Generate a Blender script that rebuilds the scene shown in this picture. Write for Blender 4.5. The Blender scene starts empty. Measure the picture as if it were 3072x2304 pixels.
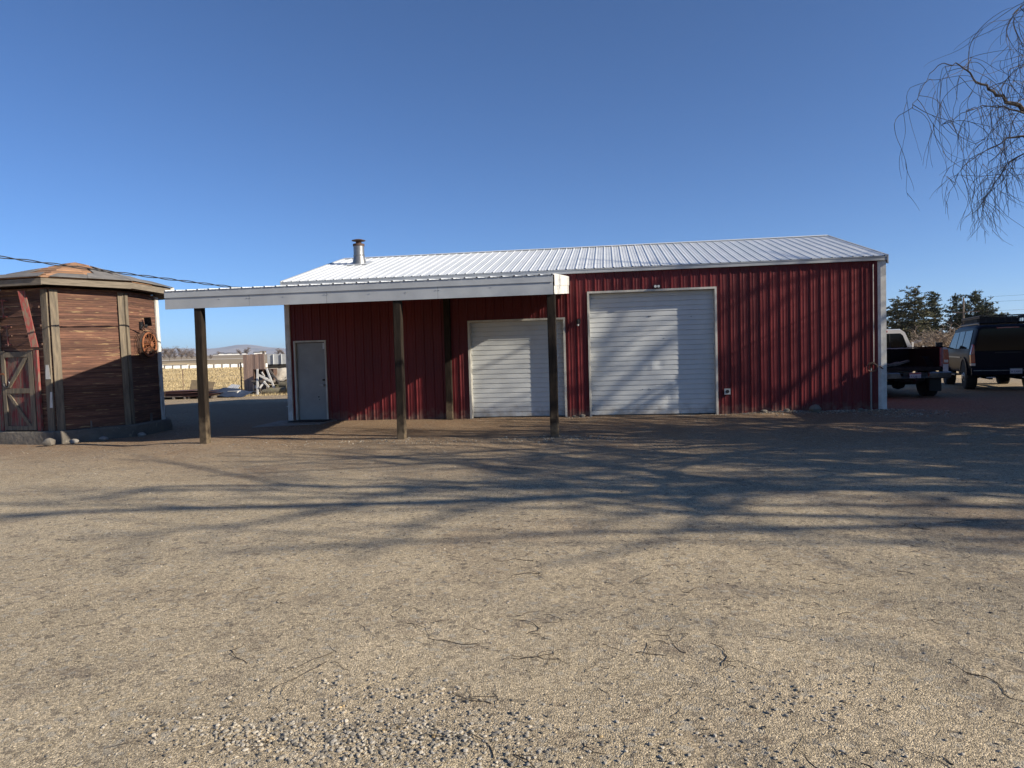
import bpy, bmesh, math, random
from mathutils import Vector, Matrix, noise
R = math.radians
HAZE = 7e-5
rnd = random.Random(7)
sc = bpy.context.scene
col = sc.collection

# ------------------------------------------------------------------ helpers
def tag(o, label=None, cat=None, group=None, kind=None):
    if label: o['label'] = label
    if cat: o['category'] = cat
    if group: o['group'] = group
    if kind: o['kind'] = kind
    return o

def empty(name, loc=(0, 0, 0), rz=0.0):
    o = bpy.data.objects.new(name, None)
    o.empty_display_size = 0.2
    o.location = loc
    o.rotation_euler = (0, 0, rz)
    col.objects.link(o)
    return o

def thing(name, label, cat, loc=(0, 0, 0), rz=0.0, group=None):
    return tag(empty(name, loc, rz), label, cat, group)

def copy_tree(o, parent=None):
    c = o.copy()
    col.objects.link(c)
    if parent: c.parent = parent
    for ch in o.children:
        copy_tree(ch, c)
    return c

class MB:
    """collects geometry in world (or local) coordinates, builds ONE mesh object"""
    def __init__(s):
        s.v = []; s.f = []
    def add(s, vs, fs):
        n = len(s.v)
        s.v += [tuple(v) for v in vs]
        s.f += [tuple(i + n for i in f) for f in fs]
    def hexa(s, p):
        s.add(p, [(0, 3, 2, 1), (4, 5, 6, 7), (0, 1, 5, 4), (1, 2, 6, 5), (2, 3, 7, 6), (3, 0, 4, 7)])
    def box(s, x0, y0, z0, x1, y1, z1):
        s.hexa([(x0, y0, z0), (x1, y0, z0), (x1, y1, z0), (x0, y1, z0), (x0, y0, z1), (x1, y0, z1), (x1, y1, z1), (x0, y1, z1)])
    def bar(s, a, b, w, h, up=(0, 0, 1)):
        """beam from a to b, width w (sideways), height h (along up)"""
        a = Vector(a); b = Vector(b); d = (b - a).normalized(); up = Vector(up)
        if abs(d.dot(up)) > .98: up = Vector((0, 1, 0))
        x = d.cross(up).normalized(); u = x.cross(d).normalized()
        x = x * w / 2; u = u * h / 2
        s.hexa([a - x - u, a + x - u, b + x - u, b - x - u, a - x + u, a + x + u, b + x + u, b - x + u])
    def tube(s, pts, rad, n=6, cap=True):
        pts = [Vector(p) for p in pts]
        m = len(pts)
        if not hasattr(rad, '__len__'): rad = [rad] * m
        b = len(s.v); ref = Vector((.31, .17, .93))
        for i, p in enumerate(pts):
            d = (pts[min(i + 1, m - 1)] - pts[max(i - 1, 0)])
            if d.length < 1e-9: d = Vector((0, 0, 1))
            d.normalize()
            r0 = ref if abs(d.dot(ref)) < .95 else Vector((1, 0, 0))
            x = d.cross(r0).normalized(); y = d.cross(x)
            for k in range(n):
                a = 2 * math.pi * k / n
                s.v.append(tuple(p + (x * math.cos(a) + y * math.sin(a)) * rad[i]))
        for i in range(m - 1):
            for k in range(n):
                k2 = (k + 1) % n
                s.f.append((b + i * n + k, b + i * n + k2, b + (i + 1) * n + k2, b + (i + 1) * n + k))
        if cap:
            s.f.append(tuple(b + k for k in range(n))[::-1])
            s.f.append(tuple(b + (m - 1) * n + k for k in range(n)))
    def lathe(s, prof, c, axis='z', n=20):
        b = len(s.v); m = len(prof)
        for r, h in prof:
            for k in range(n):
                a = 2 * math.pi * k / n
                u, w = r * math.cos(a), r * math.sin(a)
                p = {'z': (u, w, h), 'x': (h, u, w), 'y': (u, h, w)}[axis]
                s.v.append((c[0] + p[0], c[1] + p[1], c[2] + p[2]))
        for i in range(m - 1):
            for k in range(n):
                k2 = (k + 1) % n
                s.f.append((b + i * n + k, b + i * n + k2, b + (i + 1) * n + k2, b + (i + 1) * n + k))
        s.f.append(tuple(b + k for k in range(n))[::-1])
        s.f.append(tuple(b + (m - 1) * n + k for k in range(n)))
    def strip(s, A, B):
        """quads between two equal point lists"""
        n = len(A); s.add(list(A) + list(B), [(i, i + 1, n + i + 1, n + i) for i in range(n - 1)])
    def prism(s, A, B):
        """closed prism between two polygons"""
        n = len(A)
        s.add(list(A) + list(B), [tuple(range(n))[::-1], tuple(range(n, 2 * n))] + [(i, (i + 1) % n, n + (i + 1) % n, n + i) for i in range(n)])
    def loft(s, rings, cap=True):
        b = len(s.v); n = len(rings[0])
        for r in rings: s.v += [tuple(p) for p in r]
        for i in range(len(rings) - 1):
            for k in range(n):
                k2 = (k + 1) % n
                s.f.append((b + i * n + k, b + i * n + k2, b + (i + 1) * n + k2, b + (i + 1) * n + k))
        if cap:
            s.f.append(tuple(b + k for k in range(n))[::-1]); s.f.append(tuple(b + (len(rings) - 1) * n + k for k in range(n)))
    def build(s, name, mat, parent=None, smooth=None, bevel=0, local=False):
        off = Vector((0, 0, 0))
        if parent is not None and not local:
            q = parent
            while q is not None:
                off += q.location; q = q.parent
        me = bpy.data.meshes.new(name)
        vs = s.v if off.length == 0 else [(v[0] - off.x, v[1] - off.y, v[2] - off.z) for v in s.v]
        me.from_pydata(vs, [], s.f)
        me.materials.append(mat)
        o = bpy.data.objects.new(name, me)
        col.objects.link(o)
        if parent is not None: o.parent = parent
        if smooth is not None:
            me.polygons.foreach_set('use_smooth', [True] * len(me.polygons))
            try: me.set_sharp_from_angle(angle=R(smooth))
            except Exception: pass
        me.validate()
        if len(me.vertices) < 12000:
            bm = bmesh.new(); bm.from_mesh(me)
            if all(len(e.link_faces) == 2 for e in bm.edges):
                bmesh.ops.recalc_face_normals(bm, faces=bm.faces[:]); bm.to_mesh(me)
            bm.free()
        if bevel:
            md = o.modifiers.new('edge', 'BEVEL'); md.width = bevel; md.segments = 2; md.limit_method = 'ANGLE'; md.angle_limit = R(40)
        return o

def nz(x, y, z=0.0, s=1.0):
    return noise.noise((x * s, y * s, z * s + 3.7))

# ------------------------------------------------------------------ materials
def M(name, c1, c2=None, scale=4.0, stretch=(1, 1, 1), rough=.7, metal=0.0, bump=0.0, bscale=None, island=0.0,
      c3=None, s3=20.0, t3=.62, spec=.5, detail=6.0, coat=0.0, contrast=(.35, .65), stretch3=None):
    m = bpy.data.materials.new(name); m.use_nodes = True
    nt = m.node_tree; N = nt.nodes; L = nt.links
    b = N['Principled BSDF']
    b.inputs['Roughness'].default_value = rough; b.inputs['Metallic'].default_value = metal
    b.inputs['Specular IOR Level'].default_value = spec
    if coat: b.inputs['Coat Weight'].default_value = coat; b.inputs['Coat Roughness'].default_value = .06
    tc = N.new('ShaderNodeTexCoord')
    def mapped(st):
        mp = N.new('ShaderNodeMapping'); mp.inputs['Scale'].default_value = st
        L.new(tc.outputs['Object'], mp.inputs['Vector']); return mp.outputs['Vector']
    vec = mapped(stretch)
    def nois(sc_, det=detail, v=None):
        n = N.new('ShaderNodeTexNoise'); n.inputs['Scale'].default_value = sc_; n.inputs['Detail'].default_value = det
        n.inputs['Roughness'].default_value = .6
        L.new(v or vec, n.inputs['Vector']); return n.outputs['Fac']
    def mapr(x, a, c, lo=0.0, hi=1.0):
        r = N.new('ShaderNodeMapRange'); r.inputs[1].default_value = a; r.inputs[2].default_value = c
        r.inputs[3].default_value = lo; r.inputs[4].default_value = hi; L.new(x, r.inputs[0]); return r.outputs[0]
    def mix(f, a, c, mode='MIX'):
        x = N.new('ShaderNodeMix'); x.data_type = 'RGBA'; x.blend_type = mode
        if hasattr(f, 'is_linked'): L.new(f, x.inputs[0])
        else: x.inputs[0].default_value = f
        for v, i in ((a, 6), (c, 7)):
            if hasattr(v, 'is_linked'): L.new(v, x.inputs[i])
            else: x.inputs[i].default_value = (*v, 1)
        return x.outputs[2]
    c = None
    if c2 is not None:
        c = mix(mapr(nois(scale), *contrast), c1, c2)
    if c3 is not None:
        v3 = mapped(stretch3) if stretch3 else None
        c = mix(mapr(nois(s3, 4.0, v3), t3, t3 + .08), c if c is not None else c1, c3)
    if island:
        g = N.new('ShaderNodeNewGeometry')
        c = mix(1.0, c if c is not None else c1, mixc(N, L, mapr(g.outputs['Random Per Island'], 0, 1, 1 - island, 1 + island * .6)), 'MULTIPLY')
    if c is not None: L.new(c, b.inputs['Base Color'])
    else: b.inputs['Base Color'].default_value = (*c1, 1)
    if bump:
        bp = N.new('ShaderNodeBump'); bp.inputs['Strength'].default_value = 1.0; bp.inputs['Distance'].default_value = bump
        L.new(nois(bscale or scale * 4), bp.inputs['Height']); L.new(bp.outputs[0], b.inputs['Normal'])
    return m

def mixc(N, L, fac):
    c = N.new('ShaderNodeCombineColor')
    for i in range(3): L.new(fac, c.inputs[i])
    return c.outputs[0]

mat = {}
mat['red'] = M('red_painted_steel', (.104, .0105, .0125), (.138, .0150, .0165), 1.3, (1, 1, .35), rough=.5, spec=.3, c3=(.24, .09, .085), s3=26, t3=.735)
def foot_tint(m, c, h0, h1):
    nt = m.node_tree; N = nt.nodes; L = nt.links; b = N['Principled BSDF']; src = b.inputs['Base Color'].links[0].from_socket
    tc = N.new('ShaderNodeTexCoord'); sp = N.new('ShaderNodeSeparateXYZ'); L.new(tc.outputs['Object'], sp.inputs[0])
    n = N.new('ShaderNodeTexNoise'); n.inputs['Scale'].default_value = 7; n.inputs['Detail'].default_value = 8; L.new(tc.outputs['Object'], n.inputs['Vector'])
    r = N.new('ShaderNodeMapRange'); r.inputs[1].default_value = h1; r.inputs[2].default_value = h0; r.inputs[3].default_value = 0; r.inputs[4].default_value = 1; L.new(sp.outputs[2], r.inputs[0])
    a = N.new('ShaderNodeMath'); a.operation = 'MULTIPLY'; L.new(r.outputs[0], a.inputs[0]); L.new(n.outputs['Fac'], a.inputs[1])
    q = N.new('ShaderNodeMapRange'); q.inputs[1].default_value = .25; q.inputs[2].default_value = .55; q.inputs[4].default_value = .7; L.new(a.outputs[0], q.inputs[0])
    x = N.new('ShaderNodeMix'); x.data_type = 'RGBA'; L.new(q.outputs[0], x.inputs[0]); L.new(src, x.inputs[6]); x.inputs[7].default_value = (*c, 1); L.new(x.outputs[2], b.inputs['Base Color'])
def sheets(m, pitch, amt):
    nt = m.node_tree; N = nt.nodes; L = nt.links; b = N['Principled BSDF']; src = b.inputs['Base Color'].links[0].from_socket
    tc = N.new('ShaderNodeTexCoord'); sp = N.new('ShaderNodeSeparateXYZ'); L.new(tc.outputs['Object'], sp.inputs[0])
    d = N.new('ShaderNodeMath'); d.operation = 'DIVIDE'; d.inputs[1].default_value = pitch; L.new(sp.outputs[0], d.inputs[0])
    f = N.new('ShaderNodeMath'); f.operation = 'FLOOR'; L.new(d.outputs[0], f.inputs[0])
    wn_ = N.new('ShaderNodeTexWhiteNoise'); wn_.noise_dimensions = '1D'; L.new(f.outputs[0], wn_.inputs['W'])
    r = N.new('ShaderNodeMapRange'); r.inputs[3].default_value = 1 - amt; r.inputs[4].default_value = 1 + amt; L.new(wn_.outputs['Value'], r.inputs[0])
    x = N.new('ShaderNodeMix'); x.data_type = 'RGBA'; x.blend_type = 'MULTIPLY'; x.inputs[0].default_value = 1; L.new(src, x.inputs[6]); L.new(mixc(N, L, r.outputs[0]), x.inputs[7]); L.new(x.outputs[2], b.inputs['Base Color'])
sheets(mat['red'], .9144, .16)
foot_tint(mat['red'], (.21, .15, .11), -.05, .55)  # mud splash low on the wall
mat['white'] = M('white_painted_steel', (.44, .45, .45), (.36, .37, .375), 2.0, rough=.42, bump=.004, bscale=1.6)
mat['trim'] = M('aged_white_trim', (.58, .55, .48), (.42, .40, .35), 6.0, (1, 1, .3), rough=.5)
mat['door'] = M('white_overhead_door', (.60, .61, .59), (.53, .54, .53), 1.6, (1, 1, .6), rough=.4, c3=(.30, .29, .27), s3=14, t3=.74, bump=.003, bscale=2.2)
foot_tint(mat['door'], (.30, .26, .21), -.02, .6)
mat['mandoor'] = M('grey_white_door_paint', (.30, .30, .29), (.25, .25, .24), 2.5, rough=.45, c3=(.2, .19, .18), s3=12, t3=.78)
mat['roof'] = M('weathered_white_roof', (.70, .71, .71), (.60, .62, .62), 3.0, (1, .3, .3), rough=.34, metal=.0, c3=(.58, .60, .61), s3=1.6, t3=.62)
mat['galv'] = M('galvanised_pipe', (.27, .27, .265), (.20, .20, .195), 9, rough=.45, metal=.7)
mat['rustcap'] = M('dark_rusty_metal', (.05, .035, .028), (.12, .06, .035), 14, rough=.8)
mat['rust'] = M('orange_rust', (.30, .105, .04), (.16, .055, .025), 12, rough=.85, c3=(.42, .2, .06), s3=30, t3=.6)
mat['wire'] = M('rusty_wire', (.09, .05, .035), (.16, .08, .05), 20, rough=.8)
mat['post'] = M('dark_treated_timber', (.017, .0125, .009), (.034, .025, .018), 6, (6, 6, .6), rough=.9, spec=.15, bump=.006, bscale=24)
foot_tint(mat['post'], (.20, .15, .095), .1, .95)  # blends to a lighter tan towards the post foot
mat['rafter'] = M('shed_framing_timber', (.07, .048, .032), (.05, .034, .024), 5, rough=.85)
mat['concrete'] = M('old_concrete', (.30, .27, .235), (.20, .18, .155), 3.5, rough=.92, bump=.02, bscale=9, c3=(.13, .12, .10), s3=5, t3=.6)
mat['footing'] = M('old_dark_footing', (.17, .145, .115), (.105, .092, .075), 3.0, rough=.95, bump=.03, bscale=8, c3=(.22, .19, .15), s3=6, t3=.62)
mat['pale_rock'] = M('pale_rock', (.22, .19, .15), (.15, .13, .105), 7, rough=.9, bump=.01, bscale=20)
mat['mat_rubber'] = M('black_rubber_mat', (.012, .012, .013), (.02, .02, .02), 40, rough=.9)
mat['black'] = M('black_plastic', (.012, .012, .013), rough=.5)
mat['lens'] = M('lamp_lens', (.5, .5, .48), rough=.15)
mat['greymetal'] = M('grey_metal_box', (.40, .41, .41), (.32, .33, .33), 10, rough=.5, metal=.3)
# old barn wood
mat['siding'] = M('red_brown_stacked_boards', (.185, .086, .050), (.095, .042, .029), 2.2, (1.2, 1.2, 14), rough=.85, island=.42, bump=.006, bscale=10, c3=(.40, .26, .13), s3=1.9, t3=.60, stretch3=(1.0, 1.0, 13))
mat['cornerwood'] = M('grey_weathered_board', (.23, .18, .12), (.11, .09, .066), 3.2, (7, 7, .7), rough=.9, island=.15, bump=.006, bscale=22, c3=(.08, .06, .045), s3=9, t3=.66)
mat['cornerwhite'] = M('flaking_white_board', (.62, .60, .55), (.34, .29, .23), 4, (4, 4, .8), rough=.85, bump=.004, bscale=20, contrast=(.5, .66))
mat['fasciawood'] = M('grey_fascia_board', (.24, .195, .145), (.14, .115, .085), 5, (.8, .8, 8), rough=.9, island=.2, bump=.006, bscale=16)
mat['redwood'] = M('flaking_red_board', (.23, .045, .04), (.17, .12, .085), 5, (5, 5, 1), rough=.85, bump=.004, bscale=20, contrast=(.45, .58))
mat['doorwood'] = M('worn_red_door_boards', (.20, .042, .038), (.155, .115, .085), 2.6, (5, 5, .9), rough=.88, island=.25, bump=.006, bscale=20, contrast=(.40, .56))
mat['shingle'] = M('patched_brown_roofing', (.40, .215, .11), (.30, .165, .09), 3, rough=.9, c3=(.13, .105, .085), s3=1.1, t3=.6, island=.3, bump=.008, bscale=30)
mat['tarpaper'] = M('grey_roofing_sheet', (.20, .185, .165), (.13, .12, .11), 4, rough=.9, island=.25, bump=.01, bscale=8)
mat['cable'] = M('black_cable', (.012, .012, .014), rough=.6)
mat['fencewood'] = M('brown_fence_boards', (.43, .29, .22), (.31, .205, .155), 5, (6, 6, .5), rough=.9, island=.3)
mat['whitepaint'] = M('white_painted_timber', (.72, .70, .65), (.55, .52, .47), 6, rough=.7)
mat['greywood'] = M('grey_old_timber', (.20, .17, .14), (.12, .10, .085), 6, rough=.9, island=.3)
mat['tarp_beige'] = M('beige_canvas', (.60, .53, .42), (.48, .41, .32), 3, rough=.85, bump=.03, bscale=5)
mat['tarp_blue'] = M('blue_grey_sheet', (.022, .033, .060), (.036, .050, .083), 3, rough=.8, spec=.2, bump=.02, bscale=5)
mat['bark'] = M('log_bark', (.21, .18, .12), (.13, .11, .075), 8, (1, 1, 1), rough=.95, bump=.02, bscale=18, c3=(.20, .21, .08), s3=4, t3=.6)
mat['blocks'] = M('white_concrete_block', (.70, .69, .65), (.58, .57, .54), 1.5, rough=.9)
mat['rustsheet'] = M('rusty_sheet_steel', (.17, .075, .055), (.11, .05, .045), 4, rough=.75, island=.3)
mat['board_tan'] = M('tan_board', (.22, .16, .095), (.16, .12, .07), 5, rough=.85)
mat['hillm'] = M('far_dry_hills', (.40, .35, .31), (.31, .27, .25), .004, rough=1, c3=(.20, .19, .2), s3=.0016, t3=.52)
mat['barewood'] = M('grey_brown_twigs', (.17, .135, .115), (.24, .19, .16), 1.2, rough=.95, island=.25)
mat['willowbark'] = M('dark_willow_bark', (.075, .058, .045), (.11, .086, .066), 5, rough=.9)
mat['tanbush'] = M('tan_bush_twigs', (.24, .18, .135), (.32, .25, .185), 1.0, rough=.95, island=.3)
mat['needle'] = M('pine_needles', (.078, .080, .032), (.125, .115, .052), .9, rough=.8, island=.45, c3=(.19, .145, .085), s3=.55, t3=.6)
mat['needle2'] = M('dark_pine_needles', (.056, .064, .026), (.088, .090, .038), .9, rough=.8, island=.45, c3=(.13, .105, .06), s3=.7, t3=.66)
mat['pinebark'] = M('pine_bark', (.09, .065, .05), (.06, .045, .035), 5, rough=.95)
mat['poletimber'] = M('pole_timber', (.20, .16, .125), rough=.9)
mat['shopwall'] = M('tan_shop_wall', (.42, .37, .29), (.36, .31, .25), 2, rough=.7)
mat['shoproof'] = M('grey_shop_roof', (.22, .22, .22), (.17, .17, .17), 3, rough=.6)
mat['housewhite'] = M('pale_house_wall', (.70, .68, .64), rough=.8)
mat['houseroof'] = M('dark_house_roof', (.10, .10, .11), rough=.9)
# vehicles
mat['carwhite'] = M('white_car_paint', (.68, .68, .66), (.62, .62, .60), 3, rough=.35, coat=.2)
mat['carblue'] = M('dark_blue_car_paint', (.007, .009, .018), rough=.4, spec=.06, coat=.03)
mat['glass_dark'] = M('tinted_glass', (.005, .006, .008), rough=.05, spec=.14)
mat['tyre'] = M('tyre_rubber', (.016, .016, .016), (.03, .028, .025), 12, rough=.9)
mat['rim'] = M('dull_wheel_rim', (.28, .28, .28), rough=.4, metal=.8)
mat['chrome'] = M('chrome_bumper', (.24, .24, .235), (.15, .15, .145), 6, rough=.35, metal=.9)
mat['bedliner'] = M('black_bed_liner', (.008, .008, .009), (.013, .012, .013), 10, rough=.9, spec=.1)
mat['redlens'] = M('red_tail_lens', (.30, .012, .014), rough=.12, coat=.6)
mat['clearlens'] = M('clear_lens', (.62, .60, .56), rough=.12)
mat['plate'] = M('licence_plate_white', (.62, .62, .63), rough=.4)
mat['plateink'] = M('licence_plate_ink', (.02, .03, .10), rough=.5)
mat['platered'] = M('licence_plate_red_band', (.42, .10, .09), rough=.5)
mat['underbody'] = M('dark_chassis', (.014, .013, .012), (.03, .025, .02), 8, rough=.9)
mat['pinkpost'] = M('faded_red_inner_paint', (.30, .13, .13), (.40, .26, .25), 18, (1, 1, 1), rough=.6)

def checker_mat():
    m = bpy.data.materials.new('dotted_sheet'); m.use_nodes = True
    nt = m.node_tree; N = nt.nodes; L = nt.links
    tc = N.new('ShaderNodeTexCoord'); ck = N.new('ShaderNodeTexChecker'); ck.inputs['Scale'].default_value = 33
    ck.inputs[1].default_value = (.75, .75, .75, 1); ck.inputs[2].default_value = (.02, .025, .04, 1)
    L.new(tc.outputs['Object'], ck.inputs['Vector']); L.new(ck.outputs[0], N['Principled BSDF'].inputs['Base Color'])
    N['Principled BSDF'].inputs['Roughness'].default_value = .6
    return m
mat['dots'] = checker_mat()

def ground_mat():
    m = bpy.data.materials.new('gravel_and_dirt'); m.use_nodes = True
    nt = m.node_tree; N = nt.nodes; L = nt.links
    b = N['Principled BSDF']; b.inputs['Roughness'].default_value = .95; b.inputs['Specular IOR Level'].default_value = .2
    tc = N.new('ShaderNodeTexCoord'); P = tc.outputs['Object']
    def noi(s, d=6, st=None, r=.6):
        n = N.new('ShaderNodeTexNoise'); n.inputs['Scale'].default_value = s; n.inputs['Detail'].default_value = d; n.inputs['Roughness'].default_value = r
        v = P
        if st:
            mp = N.new('ShaderNodeMapping'); mp.inputs['Scale'].default_value = st; L.new(P, mp.inputs['Vector']); v = mp.outputs[0]
        L.new(v, n.inputs['Vector']); return n.outputs['Fac']
    def mr(x, a, c, lo=0., hi=1.):
        r = N.new('ShaderNodeMapRange'); r.inputs[1].default_value = a; r.inputs[2].default_value = c; r.inputs[3].default_value = lo; r.inputs[4].default_value = hi
        L.new(x, r.inputs[0]); return r.outputs[0]
    def mix(f, a, c, mode='MIX'):
        x = N.new('ShaderNodeMix'); x.data_type = 'RGBA'; x.blend_type = mode
        if hasattr(f, 'is_linked'): L.new(f, x.inputs[0])
        else: x.inputs[0].default_value = f
        for v, i in ((a, 6), (c, 7)):
            if hasattr(v, 'is_linked'): L.new(v, x.inputs[i])
            else: x.inputs[i].default_value = (*v, 1)
        return x.outputs[2]
    def math_(op, a, c):
        x = N.new('ShaderNodeMath'); x.operation = op
        for v, i in ((a, 0), (c, 1)):
            if hasattr(v, 'is_linked'): L.new(v, x.inputs[i])
            else: x.inputs[i].default_value = v
        return x.outputs[0]
    base = mix(mr(noi(.9, 5), .35, .65), GC1, GC2)
    base = mix(mr(noi(.33, 5), .54, .68, 0, .75), base, GC3)           # damp, browner patches
    base = mix(mr(noi(2.6, 6, (1, 1.6, 1)), .56, .72, 0, .6), base, (.20, .155, .115))
    sep = N.new('ShaderNodeSeparateXYZ'); L.new(P, sep.inputs[0])
    base = mix(mr(noi(.7, 6, (.6, 1.5, 1)), .60, .70, 0, .55), base, (.33, .295, .235))
    base = mix(mr(noi(6.5, 6, (1, 1.3, 1)), .60, .70, 0, .65), base, (.155, .115, .08))
    # brown dirt by the building front and behind, widened to paint tree shade browner
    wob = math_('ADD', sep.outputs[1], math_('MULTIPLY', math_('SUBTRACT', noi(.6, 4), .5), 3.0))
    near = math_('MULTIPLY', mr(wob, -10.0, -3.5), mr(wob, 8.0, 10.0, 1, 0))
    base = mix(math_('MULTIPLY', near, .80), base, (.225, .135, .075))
    base = mix(math_('MULTIPLY', mr(wob, 7.5, 10.5), .8), base, (.33, .245, .15))
    # packed wheel tracks, broken up by noise
    def absd(x, c):
        return math_('ABSOLUTE', math_('SUBTRACT', x, c), 0.0)
    brk = mr(noi(.8, 4), .40, .58)
    def track(off, wd):
        return mr(absd(off, 0.0), wd * .55, wd, 1, 0)
    X, Y = sep.outputs[0], sep.outputs[1]
    sx1 = math_('ADD', X, math_('MULTIPLY', math_('SINE', math_('MULTIPLY', Y, .27), 0.0), -.8))
    cur = math_('SUBTRACT', Y, math_('MULTIPLY', math_('MULTIPLY', math_('SUBTRACT', X, 6.0), math_('SUBTRACT', X, 6.0)), .028))
    trk = None
    for src, cs in ((sx1, (8.1, 9.65, 10.6, 12.1)), (cur, (-7.0, -8.5, -10.4, -11.9, -13.2))):
        for c in cs:
            t_ = track(math_('SUBTRACT', src, c), .17)
            trk = t_ if trk is None else math_('MAXIMUM', trk, t_)
    trk = math_('MULTIPLY', trk, brk)
    base = mix(math_('MULTIPLY', trk, .42), base, (.235, .185, .125))
    # pebbles: colour per cell
    def vor(s):
        v = N.new('ShaderNodeTexVoronoi'); v.inputs['Scale'].default_value = s
        L.new(P, v.inputs['Vector']); return v
    v1 = vor(105); v2 = vor(230); v3 = vor(30)
    def lum(v):
        sp = N.new('ShaderNodeSeparateColor'); L.new(v.outputs['Color'], sp.inputs[0]); return sp.outputs
    l1 = lum(v1); l2 = lum(v2); l3 = lum(v3)
    base = mix(1.0, base, mixc(N, L, mr(l1[0], 0, 1, .60, 1.40)), 'MULTIPLY')
    base = mix(1.0, base, mixc(N, L, mr(l2[1], 0, 1, .55, 1.45)), 'MULTIPLY')
    base = mix(mr(l3[0], .90, .93, 0, .55), base, (.40, .36, .29))
    base = mix(mr(l3[1], .93, .95, 0, .5), base, (.10, .085, .07))
    L.new(base, b.inputs['Base Color'])
    keep = math_('SUBTRACT', 1.0, math_('MULTIPLY', trk, .6))
    h = math_('ADD', math_('MULTIPLY', v1.outputs['Distance'], -.0055), math_('MULTIPLY', v2.outputs['Distance'], -.004))
    h = math_('MULTIPLY', h, keep)
    h = math_('ADD', h, math_('MULTIPLY', noi(12, 6), .016))
    h = math_('SUBTRACT', h, math_('MULTIPLY', trk, .018))
    h = math_('ADD', h, math_('MULTIPLY', noi(1.7, 5), .035))
    bp = N.new('ShaderNodeBump'); bp.inputs['Distance'].default_value = 1.0; bp.inputs['Strength'].default_value = .9
    L.new(h, bp.inputs['Height']); L.new(bp.outputs[0], b.inputs['Normal'])
    return m
GC1 = (.405, .325, .215); GC2 = (.47, .378, .252); GC3 = (.27, .20, .135)
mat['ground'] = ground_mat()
mat['field'] = M('dry_winter_field', (.50, .375, .20), (.40, .29, .155), .35, (1, .35, 1), rough=.98, bump=.12, bscale=1.2, c3=(.21, .20, .09), s3=.05, t3=.6)
mat['farfield'] = M('far_fields', (.24, .18, .11), (.31, .235, .14), .012, (.5, 2.2, 1), rough=1, c3=(.16, .12, .09), s3=.006, t3=.55, stretch3=(.5, 2.5, 1))
mat['palestrip'] = M('pale_strip', (.56, .50, .41), (.48, .42, .34), .3, rough=.95)
mat['drygrass'] = M('dry_grass_blades', (.56, .43, .235), (.43, .335, .175), .4, rough=.9, island=.35)
mat['gravel'] = M('loose_stones', (.40, .345, .26), (.26, .235, .20), 9.0, rough=.85, island=.75, c3=(.42, .30, .15), s3=14, t3=.60)
mat['twig'] = M('dark_dead_twigs', (.045, .034, .026), (.07, .055, .04), 4, rough=.9)
mat['weed'] = M('pale_dead_weeds', (.42, .35, .23), (.34, .27, .17), 4, rough=.9, island=.3)

# ------------------------------------------------------------------ camera (from the calibration of the photograph)
CAM = Vector((8.2968, -17.5679, 1.5421))
rt = Vector((0.99047479, 0.13484221, -0.02787961)); up = Vector((0.02228975, 0.0427886, 0.99883547)); fw = Vector((-0.13587811, 0.98994278, -0.03937543))
cd = bpy.data.cameras.new('camera'); cam = bpy.data.objects.new('camera', cd); col.objects.link(cam)
mw = Matrix(((rt.x, up.x, -fw.x, CAM.x), (rt.y, up.y, -fw.y, CAM.y), (rt.z, up.z, -fw.z, CAM.z), (0, 0, 0, 1)))
cam.matrix_world = mw
cd.sensor_width = 36; cd.lens = 36 * 2130 / 3072; cd.clip_start = .05; cd.clip_end = 40000
sc.camera = cam

# ------------------------------------------------------------------ light
SUN = Vector((4.0, -1.0, 2.0)).normalized()
el = math.asin(SUN.z)
w = bpy.data.worlds.new('World'); sc.world = w; w.use_nodes = True
wn = w.node_tree.nodes; sky = wn.new('ShaderNodeTexSky'); sky.sky_type = 'NISHITA'; sky.sun_disc = False
sky.sun_elevation = el; sky.sun_rotation = math.atan2(SUN.x, SUN.y)
sky.altitude = 800; sky.air_density = .72; sky.dust_density = 0.0; sky.ozone_density = 7.5
w.node_tree.links.new(sky.outputs[0], wn['Background'].inputs[0]); wn['Background'].inputs[1].default_value = .094
sl = bpy.data.lights.new('sun', 'SUN'); sl.energy = 5.0; sl.angle = R(.53); sl.color = (1, .92, .785)
so = bpy.data.objects.new('sun', sl); col.objects.link(so); so.location = (60, -15, 30)
so.rotation_euler = (-SUN).to_track_quat('-Z', 'Y').to_euler()
sc.view_settings.view_transform = 'Standard'; sc.view_settings.look = 'None'; sc.view_settings.gamma = 1; sc.view_settings.use_curve_mapping = False
sc.view_settings.exposure = .60
sc.cycles.use_denoising = True
sc.cycles.max_bounces = 6; sc.cycles.diffuse_bounces = 2; sc.cycles.caustics_reflective = False; sc.cycles.caustics_refractive = False

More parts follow.
